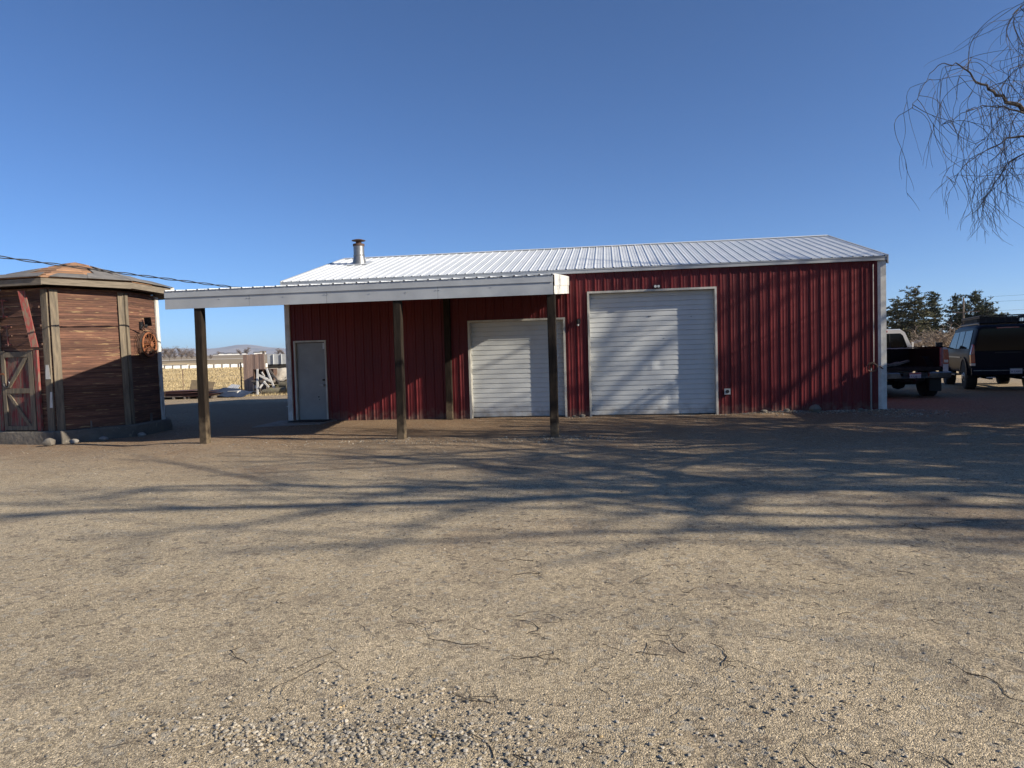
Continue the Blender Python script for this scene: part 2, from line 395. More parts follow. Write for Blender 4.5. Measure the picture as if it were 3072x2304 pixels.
# ------------------------------------------------------------------ terrain
def lerp_tab(t, x):
    if x <= t[0][0]: return t[0][1]
    for (a, p), (b_, q) in zip(t, t[1:]):
        if x <= b_: return p + (q - p) * (x - a) / (b_ - a)
    return t[-1][1]
GT = [(0, 0), (42, 0), (100, .3), (160, .6), (222, .65), (245, 2.9), (300, 3.3), (600, 8), (1200, 15.5), (3000, 26), (8000, 60), (12000, 90)]
def far_z(x, y):
    r = math.hypot(x - CAM.x, y - CAM.y)
    return lerp_tab(GT, r)
def sstep(a, b_, x):
    t = max(0., min(1., (x - a) / (b_ - a))); return t * t * (3 - 2 * t)
YX0, YX1, YY0, YY1 = -34, 46, -34, 16.6
def yard_z(x, y):
    z = .018 * nz(x, y, 0, .55) + .010 * nz(x, y, 5, 1.7) + .005 * nz(x, y, 9, 5)
    # lower ground round the granary and between the buildings
    z -= .105 * sstep(.2, -2.0, x) * sstep(-7.5, -4.4, y) * sstep(9, 4, y)
    # mounds of loose stones by the posts and along the wall foot, and ruts at the right
    z += .05 * math.exp(-((x - 7.4) ** 2 / .5 + (y + 4.55) ** 2 / .25))
    z += .035 * math.exp(-((x - 4.4) ** 2 / .5 + (y + 4.5) ** 2 / .25))
    z += .05 * sstep(.45, .1, abs(y + .12)) * sstep(11, 12.4, x) * sstep(16, 14.8, x)
    rut = sstep(11.5, 14, x) * sstep(-7.5, -5.5, y) * sstep(-2.2, -3.4, y)
    z += rut * (.045 * nz(x * .5, y * 1.6, 2, 1.3) + .03 * nz(x, y, 4, 2.3))
    z += .10 * math.exp(-((x - 14.25) ** 2 / .12 + (y + 4.55) ** 2 / .03))
    # tyre tracks in front of the big door
    for xc in (8.75, 9.45):
        z -= .012 * math.exp(-((x - xc - .1 * math.sin(y * .6)) ** 2) / .012) * sstep(-9, -7.5, y) * sstep(-1, -3, y)
    e = min(x - YX0, YX1 - x, y - YY0, YY1 - y)
    return z * sstep(0, 2.5, e)
def axis(parts):
    out = []
    for a, b_, s in parts:
        n = max(1, round((b_ - a) / s))
        out += [a + (b_ - a) * i / n for i in range(n)]
    out.append(parts[-1][1]); return out
xs = axis([(YX0, -8, 1.0), (-8, -4, .3), (-4, 17, .11), (17, 26, .4), (26, YX1, 1.25)])
ys = axis([(YY0, -18, 1.0), (-18, -1.5, .11), (-1.5, 4, .3), (4, YY1, .45)])
b = MB(); nx = len(xs)
for y in ys:
    for x in xs: b.v.append((x, y, yard_z(x, y)))
for j in range(len(ys) - 1):
    for i in range(nx - 1): b.f.append((j * nx + i, j * nx + i + 1, (j + 1) * nx + i + 1, (j + 1) * nx + i))
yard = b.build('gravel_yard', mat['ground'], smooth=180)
tag(yard, 'tan gravel yard in front of and around the red metal building', 'ground', kind='structure')

def geo(a, b_, n):
    return [a * (b_ / a) ** (i / n) for i in range(n + 1)]
fx = [-x for x in geo(34, 13000, 60)][::-1] + axis([(-34 + 4, 42, 4.0)])[:-1] + geo(46, 13000, 50)
fx[60] = YX0; fx = sorted(set([x for x in fx if x <= YX0 or x >= YX1] + axis([(YX0, YX1, 4.0)])))
fy = sorted(set([-y for y in geo(34, 13000, 40)] + axis([(YY0, YY1, 4.0)]) + [YY1 + (y - 3) for y in geo(3, 13000, 110)]))
def sheet(name, test, m, lab, cat):
    b = MB(); idx = {}
    def vid(i, j):
        if (i, j) not in idx:
            x, y = fx[i], fy[j]
            z = far_z(x, y)
            if YX0 - .1 <= x <= YX1 + .1 and YY0 - .1 <= y <= YY1 + .1: z = 0
            idx[(i, j)] = len(b.v); b.v.append((x, y, z))
        return idx[(i, j)]
    for i in range(len(fx) - 1):
        for j in range(len(fy) - 1):
            cx_, cy_ = (fx[i] + fx[i + 1]) / 2, (fy[j] + fy[j + 1]) / 2
            if YX0 < cx_ < YX1 and YY0 < cy_ < YY1: continue
            if test(math.hypot(cx_ - CAM.x, cy_ - CAM.y)): b.f.append((vid(i, j), vid(i + 1, j), vid(i + 1, j + 1), vid(i, j + 1)))
    o = b.build(name, m, smooth=180); tag(o, lab, cat, kind='structure'); return o
sheet('field', lambda r: r < 232, mat['field'], 'dry tan winter field behind the buildings', 'field')
sheet('far_fields', lambda r: r >= 232, mat['farfield'], 'brown fields rising gently towards the far hills', 'field')

# far hills, ten kilometres out
def dirpt(u, v, d):
    return CAM + (fw + rt * ((u - 1536) / 2130) - up * ((v - 1152) / 2130)) * d
b = MB()
prof = [(-700, 1058), (-200, 1052), (200, 1050), (420, 1047), (560, 1045), (640, 1046), (690, 1038), (722, 1033), (760, 1034), (800, 1041), (850, 1044), (900, 1050), (1100, 1052), (1500, 1046), (2000, 1040), (2500, 1034), (3000, 1024), (3500, 1015), (4000, 1010)]
rows = [[], [], [], []]
n = 150
for i in range(n + 1):
    u = -700 + 4700 * i / n
    v = lerp_tab(prof, u) + 1.6 * nz(u, 0, 0, .03) + .8 * nz(u, 3, 0, .11)
    d = 10500 + 900 * nz(u, 8, 0, .006)
    top = dirpt(u, v, d)
    f_ = dirpt(u, 1090, d - 2600); m1 = dirpt(u, v + 9 + 2 * nz(u, 4, 1, .05), d - 1100); k = dirpt(u, v, d + 2500)
    rows[0].append((f_.x, f_.y, 20)); rows[1].append((m1.x, m1.y, m1.z)); rows[2].append(tuple(top)); rows[3].append((k.x, k.y, 20))
for a, c in zip(rows, rows[1:]): b.strip(a, c)
tag(b.build('hills', mat['hillm'], smooth=180), 'low pale hills on the horizon', 'hills', kind='structure')

# pale strip along the top of the far bank
b = MB(); A = []; B_ = []
for i in range(40):
    a = R(118 + i * 1.1)
    for lst, r in ((A, 247), (B_, 251)):
        x, y = CAM.x + r * math.cos(a), CAM.y + r * math.sin(a); lst.append((x, y, far_z(x, y) + .22 + .15 * (lst is B_)))
b.strip(A, B_)
tag(b.build('bank_strip', mat['palestrip']), 'pale strip along the top of the far bank', 'track', kind='structure')

# ------------------------------------------------------------------ METAL BUILDING
BL, EAVE, RY, RZ = 14.652, 3.6189, 4.5021, 4.8128
BD = 2 * RY
bld = thing('metal_building', 'long red corrugated metal building with two white overhead doors and silver roof', 'building', (7.3, 0, 0))
PIT, X0 = .2286, 7.5455
def corr(a, c, x0=X0, pit=PIT, h=.019, minor=.0045):
    pts = []
    k = math.floor((a - x0) / pit) - 1
    while x0 + k * pit < c + pit:
        s = x0 + k * pit
        pts += [(s - .022, 0), (s - .010, h), (s + .010, h), (s + .022, 0)]
        if minor:
            for t in (1 / 3, 2 / 3):
                q = s + t * pit; pts += [(q - .011, 0), (q - .004, minor), (q + .004, minor), (q + .011, 0)]
        k += 1
    out = []
    def at(x):
        for (p, q), (r_, t) in zip(pts, pts[1:]):
            if p <= x <= r_: return q + (t - q) * (x - p) / (r_ - p)
        return 0
    out.append((a, at(a))); out += [p for p in pts if a < p[0] < c]; out.append((c, at(c)))
    return out
MD = (.197, 1.056, 2.073); SD = (4.816, 7.2355, 2.438); GD = (7.816, 10.871, 3.046)
b = MB()
def wseg(a, c, z0, z1):
    p = corr(a, c)
    b.strip([(x, -h, z0) for x, h in p], [(x, -h, z1) for x, h in p])
WT = 3.53
wseg(.02, MD[0], -.12, WT); wseg(MD[0], MD[1], MD[2], WT); wseg(MD[1], SD[0], -.12, WT); wseg(SD[0], SD[1], SD[2], WT)
wseg(SD[1], GD[0], -.12, WT); wseg(GD[0], GD[1], GD[2], WT); wseg(GD[1], BL - .02, -.12, WT)
# fastener rows
k = 0
while True:
    x = X0 - 33 * PIT + k * PIT + .034; k += 1
    if x > BL - .1: break
    if x < .1: continue
    for z in (.12, .78, 1.45, 2.12, 2.80, 3.36):
        if any(a - .03 < x < c + .03 and z < t + .03 for a, c, t in (MD, SD, GD)): continue
        b.box(x - .007, -.009, z - .007, x + .007, .001, z + .007)
# gable ends and back
for xx, sg in ((0.0, -1), (BL, 1)):
    for y0, y1 in ((0.0, RY), (RY, BD)):
        p = corr(y0, y1, 0)
        top = lambda y: EAVE - .05 + (RZ - EAVE) * (1 - abs(y - RY) / RY)
        b.strip([(xx + sg * h, y, -.12) for y, h in p], [(xx + sg * h, y, top(y)) for y, h in p])
p = corr(0, BL); b.strip([(x, BD + h, -.12) for x, h in p], [(x, BD + h, WT) for x, h in p])
b.build('wall', mat['red'], bld)
# roof
b = MB(); sl_ = (RZ - EAVE) / (RY + .08)
p = corr(-.05, BL + .05, h=.017, minor=.006)
for sg in (1, -1):
    def rp(y, h): 
        return EAVE + sl_ * (y + .08) + h
    fy_ = (lambda y: y) if sg == 1 else (lambda y: BD - y)
    b.strip([(x, fy_(-.10), rp(-.10, h)) for x, h in p], [(x, fy_(RY), rp(RY, h)) for x, h in p])
b.build('roof', mat['roof'], bld)
b = MB()
b.prism([(-.06, RY - .17, RZ - .022), (-.06, RY - .17, RZ - .014), (-.06, RY, RZ + .030), (-.06, RY, RZ + .022)], [(BL + .06, RY - .17, RZ - .022), (BL + .06, RY - .17, RZ - .014), (BL + .06, RY, RZ + .030), (BL + .06, RY, RZ + .022)])
b.prism([(-.06, RY, RZ + .022), (-.06, RY, RZ + .030), (-.06, RY + .17, RZ - .014), (-.06, RY + .17, RZ - .022)], [(BL + .06, RY, RZ + .022), (BL + .06, RY, RZ + .030), (BL + .06, RY + .17, RZ - .014), (BL + .06, RY + .17, RZ - .022)])
b.build('ridge_cap', mat['roof'], bld)
b = MB()
b.box(-.05, -.085, EAVE - .105, BL + .05, -.045, EAVE - .008)
b.box(-.05, -.095, EAVE - .03, BL + .05, -.087, EAVE - .012)
b.box(-.05, -.043, EAVE - .105, BL + .05, .03, EAVE - .088)
b.build('eave_trim', mat['white'], bld)
b = MB(); b.box(-.05, BD + .045, EAVE - .105, BL + .05, BD + .085, EAVE - .008); b.build('eave_trim', mat['white'], bld)
for x0, x1 in ((-.075, -.052), (BL + .052, BL + .075)):
    for sg in (1, -1):
        b = MB()
        q = lambda y: y if sg == 1 else BD - y
        A = [(x0, q(-.1), EAVE - .19), (x0, q(-.1), EAVE + .02), (x0, q(RY), RZ + .03), (x0, q(RY), RZ - .17)]
        b.prism(A, [(x1, y, z) for _, y, z in A])
        b.build('rake_trim', mat['white'], bld)
def corner(xa, xb, z0, z1, y0=0.0, sg=-1):
    b = MB()
    prof = [(xa, 0), (xa + (xb - xa) * .30, .045), (xb, .05), (xb, -.02), (xa, -.02)]
    b.prism([(x, y0 + sg * h, z0) for x, h in prof], [(x, y0 + sg * h, z1) for x, h in prof])
    if sg == -1: b.box(xa - .004, y0 - .056, .38, xb + .004, y0 - .0505, .40)
    b.build('corner_trim', mat['whitepaint'], bld)
corner(-.045, .11, -.12, EAVE - .107); corner(BL - .135, BL + .035, -.12, EAVE - .107)
corner(-.045, .11, -.12, EAVE - .19, BD, 1); corner(BL - .135, BL + .035, -.12, EAVE - .19, BD, 1)
b = MB(); b.box(.05, .02, -.3, MD[0], BD - .02, -.02)
b.box(MD[0], .02, -.3, BL - .05, BD - .02, -.012)
b.build('foundation', mat['concrete'], bld)
# overhead doors
def overhead(x0, x1, zt, name_lbl, dents):
    D = .185
    b = MB()
    pts = []          # profile (z, y)
    z = .015; pitch = .1205
    while z < zt - .02:
        z2 = min(z + pitch, zt)
        pts += [(z, D + .004), (z + .008, D - .004), (z2 - .020, D - .0005), (z2 - .013, D + .010), (z2 - .004, D + .010)]
        z = z2
    pts.append((zt, D))
    n = 48
    def dz(x, z):
        o = .0028 * nz(x, z, 0, .9)
        for (px, pz, r_, a_) in dents: o += a_ * math.exp(-((x - px) ** 2 + ((z - pz) * .8) ** 2) / r_ ** 2)
        return o
    for i in range(n):
        xa = x0 + .03 + (x1 - x0 - .06) * i / n; xb = x0 + .03 + (x1 - x0 - .06) * (i + 1) / n
        b.strip([(xa, y + dz(xa, z), z) for z, y in pts], [(xb, y + dz(xb, z), z) for z, y in pts])
    d = b.build('garage_door', mat['door'], bld, smooth=25)
    d['label'] = name_lbl
    b = MB()
    b.box(x0 - .012, -.034, -.02, x0 + .036, D + .03, zt - .03); b.box(x1 - .036, -.034, -.02, x1 + .012, D + .03, zt - .03)
    b.box(x0 - .012, -.034, zt - .03, x1 + .012, D + .03, zt + .018)
    b.build('door_frame', mat['trim'], d)
    b = MB(); b.box(x0 + .037, D - .03, -.035, x1 - .037, D + .03, .014); b.build('bottom_seal', mat['black'], d)
    return d
overhead(SD[0], SD[1], SD[2], 'smaller white overhead door under the carport', [(5.6, .9, .15, .004), (6.2, 1.5, .2, -.004)])
gdoor = overhead(GD[0], GD[1], GD[2], 'larger white dented overhead door', [(9.75, .45, .10, .016), (9.82, .72, .07, -.012), (9.70, .22, .12, .016), (9.9, .85, .06, .014), (9.35, 1.2, .09, -.014), (9.55, 1.25, .08, .012), (9.1, 1.15, .1, -.008), (9.62, .1, .08, -.012)])
for (x, z) in ((9.28, 2.42), (9.33, 2.42), (10.3, 2.38), (9.64, 1.87), (9.1, .63), (9.26, .64), (9.29, .62)):
    b = MB(); b.lathe([(.010, .172), (.010, .190)], (x, 0, z), 'y', 6); b.build('door_bolt', mat['black'], gdoor)
b = MB(); b.box(GD[0] - .02, -.12, -.1, GD[1] + .03, .17, -.03); b.build('door_sill', mat['concrete'], bld)
b = MB(); b.box(SD[0], -.05, -.1, SD[1], .17, -.03); b.build('door_sill', mat['concrete'], bld)
# man door
b = MB(); b.box(MD[0] + .05, .045, .03, MD[1] - .045, .085, MD[2] - .045); dd = b.build('door', mat['mandoor'], bld)
b = MB(); x0, x1, zt = MD
b.box(x0 - .01, -.034, -.02, x0 + .032, .12, zt - .03); b.box(x1 - .032, -.034, -.02, x1 + .01, .12, zt - .03); b.box(x0 - .01, -.034, zt - .03, x1 + .01, .12, zt + .015); b.box(x0 + .033, -.02, -.02, x1 - .033, .10, .026)
b.build('door_frame', mat['trim'], dd)
b = MB(); b.lathe([(.028, .0), (.028, .04), (.012, .042), (.012, .075), (.026, .08), (.03, .10), (.018, .115)], (x1 - .105, -.07, .93), 'y', 12); b.bar((x1 - .105, -.055, .93), (x1 - .20, -.055, .935), .02, .02)
b.build('handle', mat['greymetal'], dd)
b = MB(); b.lathe([(.025, .0), (.027, .02), (.027, .045)], (x1 - .105, 0, 1.06), 'y', 12); b.build('deadbolt', mat['black'], dd)
b = MB(); b.box(x1 - .105, .036, zt - .21, x1 - .055, .0445, zt - .055); b.build('paper_notice', mat['plate'], dd)
for x_, z_, r_ in ((x1 - .26, .62, .02), (x1 - .245, .55, .013)):
    b = MB(); b.lathe([(r_, .036), (r_, .0445)], (x_, 0, z_), 'y', 7); b.build('paint_chip', mat['black'], dd)
# chimney
cx, cy, cz = .96, 3.02, EAVE + sl_ * 3.1
ch = MB(); ch.lathe([(.225, -.10), (.195, .06), (.165, .20), (.158, .24), (.158, .56), (.158, .57)], (cx, cy, cz), 'z', 24); chm = ch.build('chimney', mat['galv'], bld, smooth=40)
b = MB(); b.lathe([(.161, .22), (.17, .23), (.17, .25), (.161, .26)], (cx, cy, cz)); b.build('band', mat['galv'], chm, smooth=40)
b = MB(); b.lathe([(.161, .52), (.172, .525), (.172, .585), (.161, .59)], (cx, cy, cz)); b.build('band', mat['rustcap'], chm, smooth=40)
b = MB(); b.lathe([(.085, .55), (.085, .68)], (cx, cy, cz), 'z', 14); b.lathe([(.02, .675), (.20, .68), (.205, .695), (.10, .725), (.02, .735)], (cx, cy, cz), 'z', 24); b.build('cap', mat['rustcap'], chm, smooth=40)
b = MB()
A = [(cx - .32, cy - .36), (cx + .34, cy - .36), (cx + .34, cy + .34), (cx - .32, cy + .34)]
b.prism([(x, y, EAVE + sl_ * (y + .08) + .0215) for x, y in A], [(x, y, EAVE + sl_ * (y + .08) + .0265) for x, y in A]); b.build('flashing', mat['roof'], chm)
# small fittings on the wall
b = MB(); b.box(9.40, -.075, 3.085, 9.56, -.02, 3.155); lt = b.build('flood_light', mat['black'], bld)
b = MB(); b.lathe([(.032, -.10), (.028, -.075)], (9.445, 0, 3.12), 'y', 12); b.build('lens', mat['lens'], lt)
b = MB(); b.lathe([(.032, -.10), (.028, -.075)], (9.52, 0, 3.12), 'y', 12); b.build('lens', mat['lens'], lt)
b = MB(); b.box(7.56, -.05, 2.29, 7.63, -.02, 2.41); b.tube([(7.59, -.05, 2.38), (7.58, -.07, 2.40), (7.57, -.085, 2.37)], .012); b.lathe([(.02, 2.40), (.042, 2.37), (.036, 2.31), (.025, 2.28)], (7.565, -.088, 0), 'z', 12); l2_ = b.build('wall_lamp', mat['black'], bld)
b = MB(); b.lathe([(.03, 2.278), (.026, 2.235), (.01, 2.225)], (7.565, -.088, 0), 'z', 12); b.build('bulb', mat['lens'], l2_)
b = MB(); b.box(11.02, -.07, .48, 11.16, -.02, .62); ob = b.build('outlet_box', mat['greymetal'], bld)
b = MB(); b.lathe([(.04, -.078), (.042, -.071)], (11.09, 0, .55), 'y', 14); b.build('outlet_cover', mat['black'], ob)
b = MB(); b.tube([(14.405, -.045, 1.15), (14.405, -.045, 3.43)], .011, 6); b.build('conduit', mat['trim'], bld)

# yard hydrant with a hose hook at the right corner
hy = thing('yard_hydrant', 'standing water pipe with tap and coiled hose hook beside the white corner trim', 'water tap', (14.32, -.11, 0))
b = MB(); b.tube([(14.32, -.11, -.05), (14.32, -.11, 1.02)], .021, 8); b.build('pipe', mat['galv'], hy)
b = MB(); b.tube([(14.32, -.11, 1.02), (14.32, -.11, 1.10), (14.36, -.16, 1.13), (14.43, -.18, 1.09)], .022, 8); b.bar((14.27, -.12, 1.15), (14.40, -.12, 1.17), .025, .02); b.tube([(14.50, -.14, 1.07), (14.56, -.17, 1.01)], .018, 8); b.build('tap', mat['rustcap'], hy)
b = MB(); pts = []
for i in range(46):
    a = i / 45 * 2.6 * 2 * math.pi; r_ = .105 + .012 * math.sin(a * .7)
    pts.append((14.34 + r_ * 1.05 * math.cos(a), -.135 - .012 * (i / 45), 1.05 + r_ * .9 * math.sin(a)))
b.tube(pts, .007, 5); b.build('hose', mat['wire'], hy)

# ------------------------------------------------------------------ CARPORT
cp = thing('carport', 'open lean-to carport of white metal roof on dark timber posts', 'carport', (3.6, -2.4, 0))
CX0, CX1, CYF, ZF, ZB, ZW, ZWB = -.244, 7.377, -4.72, 2.988, 2.636, 3.436, 3.038
b = MB(); p = corr(CX0 - .02, CX1 - .02)
cz_ = lambda y: ZF + (ZW - ZF) * (y - CYF) / (-.03 - CYF)
b.strip([(x, CYF - .03, cz_(CYF - .03) + h) for x, h in p], [(x, -.03, cz_(-.03) + h) for x, h in p])
b.build('roof', mat['roof'], cp)
b = MB()
joints = [CX0, 1.5, 3.05, 5.2, CX1 - .045]
for a, c in zip(joints, joints[1:]):
    n = 14; A = []; B_ = []; A2 = []; B2 = []
    for i in range(n + 1):
        x = a + .002 + (c - a - .004) * i / n; w_ = .006 * nz(x, 1, 0, 1.4)
        A.append((x, CYF + w_, ZB)); B_.append((x, CYF + w_ * .5, ZF - .125)); A2.append((x, CYF + .03, ZB)); B2.append((x, CYF + .03, ZF - .125))
    b.strip(A, B_); b.strip(A2, A)
b.box(CX0, CYF - .014, ZF - .125, CX1 - .045, CYF + .04, ZF - .004)
b.box(CX0, CYF - .018, ZF - .132, CX1 - .045, CYF - .0142, ZF - .12)
b.build('fascia', mat['white'], cp, smooth=30)
for x in (.9, 1.47, 1.53, 2.2, 3.02, 3.08, 3.9, 4.6, 5.17, 5.23, 6.2):
    b = MB(); b.lathe([(.009, CYF - .010), (.009, CYF + .002)], (x, 0, ZF - .19 + .03 * nz(x, 4)), 'y', 6); b.build('screw', mat['greymetal'], cp)
# ribbed end panel
b = MB()
def endpanel(f0, f1, xo):
    pts = []
    y = CYF + .005
    while y < -.06:
        for dy, h in ((0, 0), (.055, 0), (.068, .014), (.088, .014)): pts.append((min(y + dy, -.05), h))
        y += .10
    b.strip([(CX1 - .03 + xo + h, y, f0(y)) for y, h in pts], [(CX1 - .03 + xo + h, y, f1(y)) for y, h in pts])
bot = lambda y: ZB + (ZWB - ZB) * (y - CYF) / (-.03 - CYF)
endpanel(lambda y: cz_(y) - .20, lambda y: cz_(y) + .018, .012)
endpanel(lambda y: bot(y), lambda y: cz_(y) - .185, 0)
b.build('end_panel', mat['whitepaint'], cp)
b = MB()
b.prism([(CX0, CYF + .04, ZB + .04), (CX0, CYF + .04, ZF - .01), (CX0, -.05, ZW - .01), (CX0, -.05, ZWB + .06)], [(CX0 + .04, CYF + .04, ZB + .04), (CX0 + .04, CYF + .04, ZF - .01), (CX0 + .04, -.05, ZW - .01), (CX0 + .04, -.05, ZWB + .06)])
b.build('end_board', mat['rafter'], cp)
b = MB(); b.box(CX0 + .05, CYF + .06, ZB + .02, CX1 - .1, CYF + .15, ZF - .05); b.build('beam', mat['rafter'], cp)
for i in range(12):
    x = CX0 + .3 + i * .635
    b = MB(); b.prism([(x, CYF + .16, ZB + .10), (x, CYF + .16, cz_(CYF + .16) - .03), (x, -.06, cz_(-.06) - .03), (x, -.06, cz_(-.06) - .19)], [(x + .04, CYF + .16, ZB + .10), (x + .04, CYF + .16, cz_(CYF + .16) - .03), (x + .04, -.06, cz_(-.06) - .03), (x + .04, -.06, cz_(-.06) - .19)])
    b.build('rafter', mat['rafter'], cp)
def post(x, y, top, w_, lean=(0, 0), z0=-.2):
    b = MB(); h = w_ / 2; n = 8
    rings = []
    for i in range(n + 1):
        t = i / n; z = z0 + (top - z0) * t; ox = lean[0] * t + .006 * nz(x, z, 1, 1.2); oy = lean[1] * t
        e = .012
        rings.append([(x + ox + a, y + oy + c, z) for a, c in ((-h, -h + e), (-h + e, -h), (h - e, -h), (h, -h + e), (h, h - e), (h - e, h), (-h + e, h), (-h, h - e))])
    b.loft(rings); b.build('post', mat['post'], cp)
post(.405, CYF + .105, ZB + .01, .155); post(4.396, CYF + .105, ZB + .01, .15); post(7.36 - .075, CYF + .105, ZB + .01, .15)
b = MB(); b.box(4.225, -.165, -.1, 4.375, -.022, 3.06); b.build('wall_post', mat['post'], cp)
b = MB(); b.box(CX0 + .05, -.062, ZWB + .04, CX1 - .06, -.022, ZW - .05); b.build('ledger_board', mat['rafter'], cp)

# concrete step and rubber mat at the man door
b = MB(); b.prism([(-.25, -1.55, -.14), (1.25, -.95, -.14), (1.3, -.036, -.14), (-.25, -.036, -.14)], [(-.25, -1.55, .012), (1.25, -.95, .02), (1.3, -.036, .025), (-.25, -.036, .025)])
tag(b.build('concrete_slab', mat['concrete'], bevel=.008), 'low concrete doorstep slab at the grey entry door', 'doorstep')
b = MB(); b.box(.22, -.62, .027, 1.18, -.06, .04); tag(b.build('door_mat', mat['mat_rubber'], bevel=.004), 'black rubber mat on the slab before the grey entry door', 'door mat')

# ------------------------------------------------------------------ GRANARY
gr = thing('wooden_granary', 'old eight-sided red wooden granary with patched roof on a concrete footing', 'granary', (-4.8, -1.6, -.1))
GB = [(-3.80, -3.47), (-2.96, -2.17), (-3.05, -.78), (-3.85, .25), (-5.0, .45), (-6.1, -.45), (-6.2, -2.05), (-5.30, -3.32)]
SH = Vector((-.12, .10, 0))
GZ0, GZ1 = .18, 3.34
def gp(i, t, out=0.0):
    a = Vector((*GB[i % 8], 0)); c = Vector((-4.6, -1.5, 0)); d = (a - c).normalized()
    q = a + d * out + SH * t
    return Vector((q.x, q.y, GZ0 + (GZ1 - GZ0) * t))
# stacked board walls: each board its own shallow box
b = MB(); NB = 62
for i in range(8):
    front = i in (7, 0, 1, 2)
    nb = NB if front else 20
    for k in range(nb):
        t0 = k / nb; t1 = (k + .93) / nb
        a0, b0, a1, b1 = gp(i, t0), gp(i + 1, t0), gp(i, t1), gp(i + 1, t1)
        o = (b0 - a0).normalized().cross(Vector((0, 0, 1))); j = rnd.uniform(-.004, .007)
        if front and i == 0 and rnd.random() < .06: j += .005
        o0 = o * j; inn = -o * .06
        b.hexa([a0 + o0, b0 + o0, b0 + inn, a0 + inn, a1 + o0, b1 + o0, b1 + inn, a1 + inn])
gw = b.build('wall', mat['siding'], gr)
b = MB()
b.prism([gp(i, 0, -.075) for i in range(8)], [gp(i, 1, -.075) for i in range(8)]); b.build('inner_wall', mat['greywood'], gr)
def facet(i, s, t, out):     # point on facet i (from corner i to i+1): s 0..1 across, t height fraction
    a, c = gp(i, t), gp(i + 1, t); o = (c - a).normalized().cross(Vector((0, 0, 1)))
    return a + (c - a) * s + o * out
def facet_w(i): return (gp(i + 1, 0) - gp(i, 0)).length
def fboard(i, s0, s1, t0, t1, th, base=.0, s0b=None, s1b=None):
    s0b = s0 if s0b is None else s0b; s1b = s1 if s1b is None else s1b
    P = [facet(i, s0, t0, base), facet(i, s1, t0, base), facet(i, s1b, t1, base), facet(i, s0b, t1, base)]
    Q = [facet(i, s0, t0, base + th), facet(i, s1, t0, base + th), facet(i, s1b, t1, base + th), facet(i, s0b, t1, base + th)]
    b.prism(P, Q)
for ci, wl, wr, m_ in ((0, .165, .17, 'cornerwood'), (1, .13, .115, 'cornerwood'), (2, .12, .10, 'cornerwhite'), (7, .16, .16, 'cornerwood'), (3, .12, .12, 'cornerwhite'), (4, .12, .12, 'cornerwood'), (5, .12, .12, 'cornerwood'), (6, .12, .12, 'cornerwood')):
    b = MB()
    fw_ = facet_w((ci - 1) % 8); fboard((ci - 1) % 8, 1 - wl / fw_, 1 - .004 / fw_, -.01, .985, .035, .012)
    fw_ = facet_w(ci); fboard(ci, .012 / fw_, wr / fw_, -.01, .985, .035, .012)
    b.build('corner_board', mat[m_], gr)
# white paint remnants on the front corner
b = MB(); fw_ = facet_w(7); fboard(7, 1 - .15 / fw_, 1 - .02 / fw_, .36, .46, .004, .0475, 1 - .13 / fw_, 1 - .05 / fw_); b.build('paint_patch', mat['cornerwhite'], gr)
b = MB(); fboard(7, 1 - .09 / fw_, 1 - .01 / fw_, .16, .27, .004, .0475, 1 - .05 / fw_, 1 - .0 / fw_)
b.build('paint_patch', mat['cornerwhite'], gr)
# footing
b = MB(); n = 6
ring = lambda out, z, s: [Vector((*(Vector(GB[i]) + (Vector(GB[i]) - Vector((-4.6, -1.5))).normalized() * out), z + .02 * nz(i, s, 0, 1.3))) for i in range(8)]
def dens(rg):
    o = []
    for i in range(8):
        for k in range(n):
            q = rg[i].lerp(rg[(i + 1) % 8], k / n); o.append((q.x + .02 * nz(q.x, q.y, q.z, 2.1), q.y + .02 * nz(q.y, q.x, q.z, 2.3), q.z + .012 * nz(q.x, q.y, 1, 2.7)))
    return o
b.loft([dens(ring(.20, -.35, 1)), dens(ring(.19, 0, 2)), dens(ring(.17, GZ0 - .03, 3)), dens(ring(.14, GZ0 - .005, 3))])
b.build('footing', mat['footing'], gr, smooth=40)
# roof: sheathing, layered patches and fascia boards
FZ = 3.50; APEX = Vector((-4.78, -1.45, 4.17))
fo = [gp(i, 1, .36) for i in range(8)]
for q in fo: q.z = FZ + .02
b = MB()
for i in range(8):
    a, c = fo[i], fo[(i + 1) % 8]; nr = 7
    for k in range(nr):
        t0, t1 = k / nr, min(1, (k + 1.12) / nr); lift = .012
        j = 1
        for m_ in range(2):
            s0, s1 = m_ / 2, (m_ + 1) / 2
            e0 = a.lerp(c, s0); e1 = a.lerp(c, s1); jz = rnd.uniform(0, .012)
            P = [e0.lerp(APEX, t0), e1.lerp(APEX, t0), e1.lerp(APEX, t1), e0.lerp(APEX, t1)]
            P[0] = P[0] + Vector((0, 0, lift + jz)); P[1] = P[1] + Vector((0, 0, lift + jz))
            b.prism([q - Vector((0, 0, .015)) for q in P], P)
b.build('roof', mat['shingle'], gr)
b = MB()
def patch(i, s0, s1, t0, t1, z):
    a, c = fo[i % 8], fo[(i + 1) % 8]
    P = [a.lerp(c, s0).lerp(APEX, t0), a.lerp(c, s1).lerp(APEX, t0), a.lerp(c, s1 - .05).lerp(APEX, t1), a.lerp(c, s0 + .04).lerp(APEX, t1)]
    P = [q + Vector((0, 0, z + rnd.uniform(0, .012))) for q in P]
    b.prism([q - Vector((0, 0, .012)) for q in P], P)
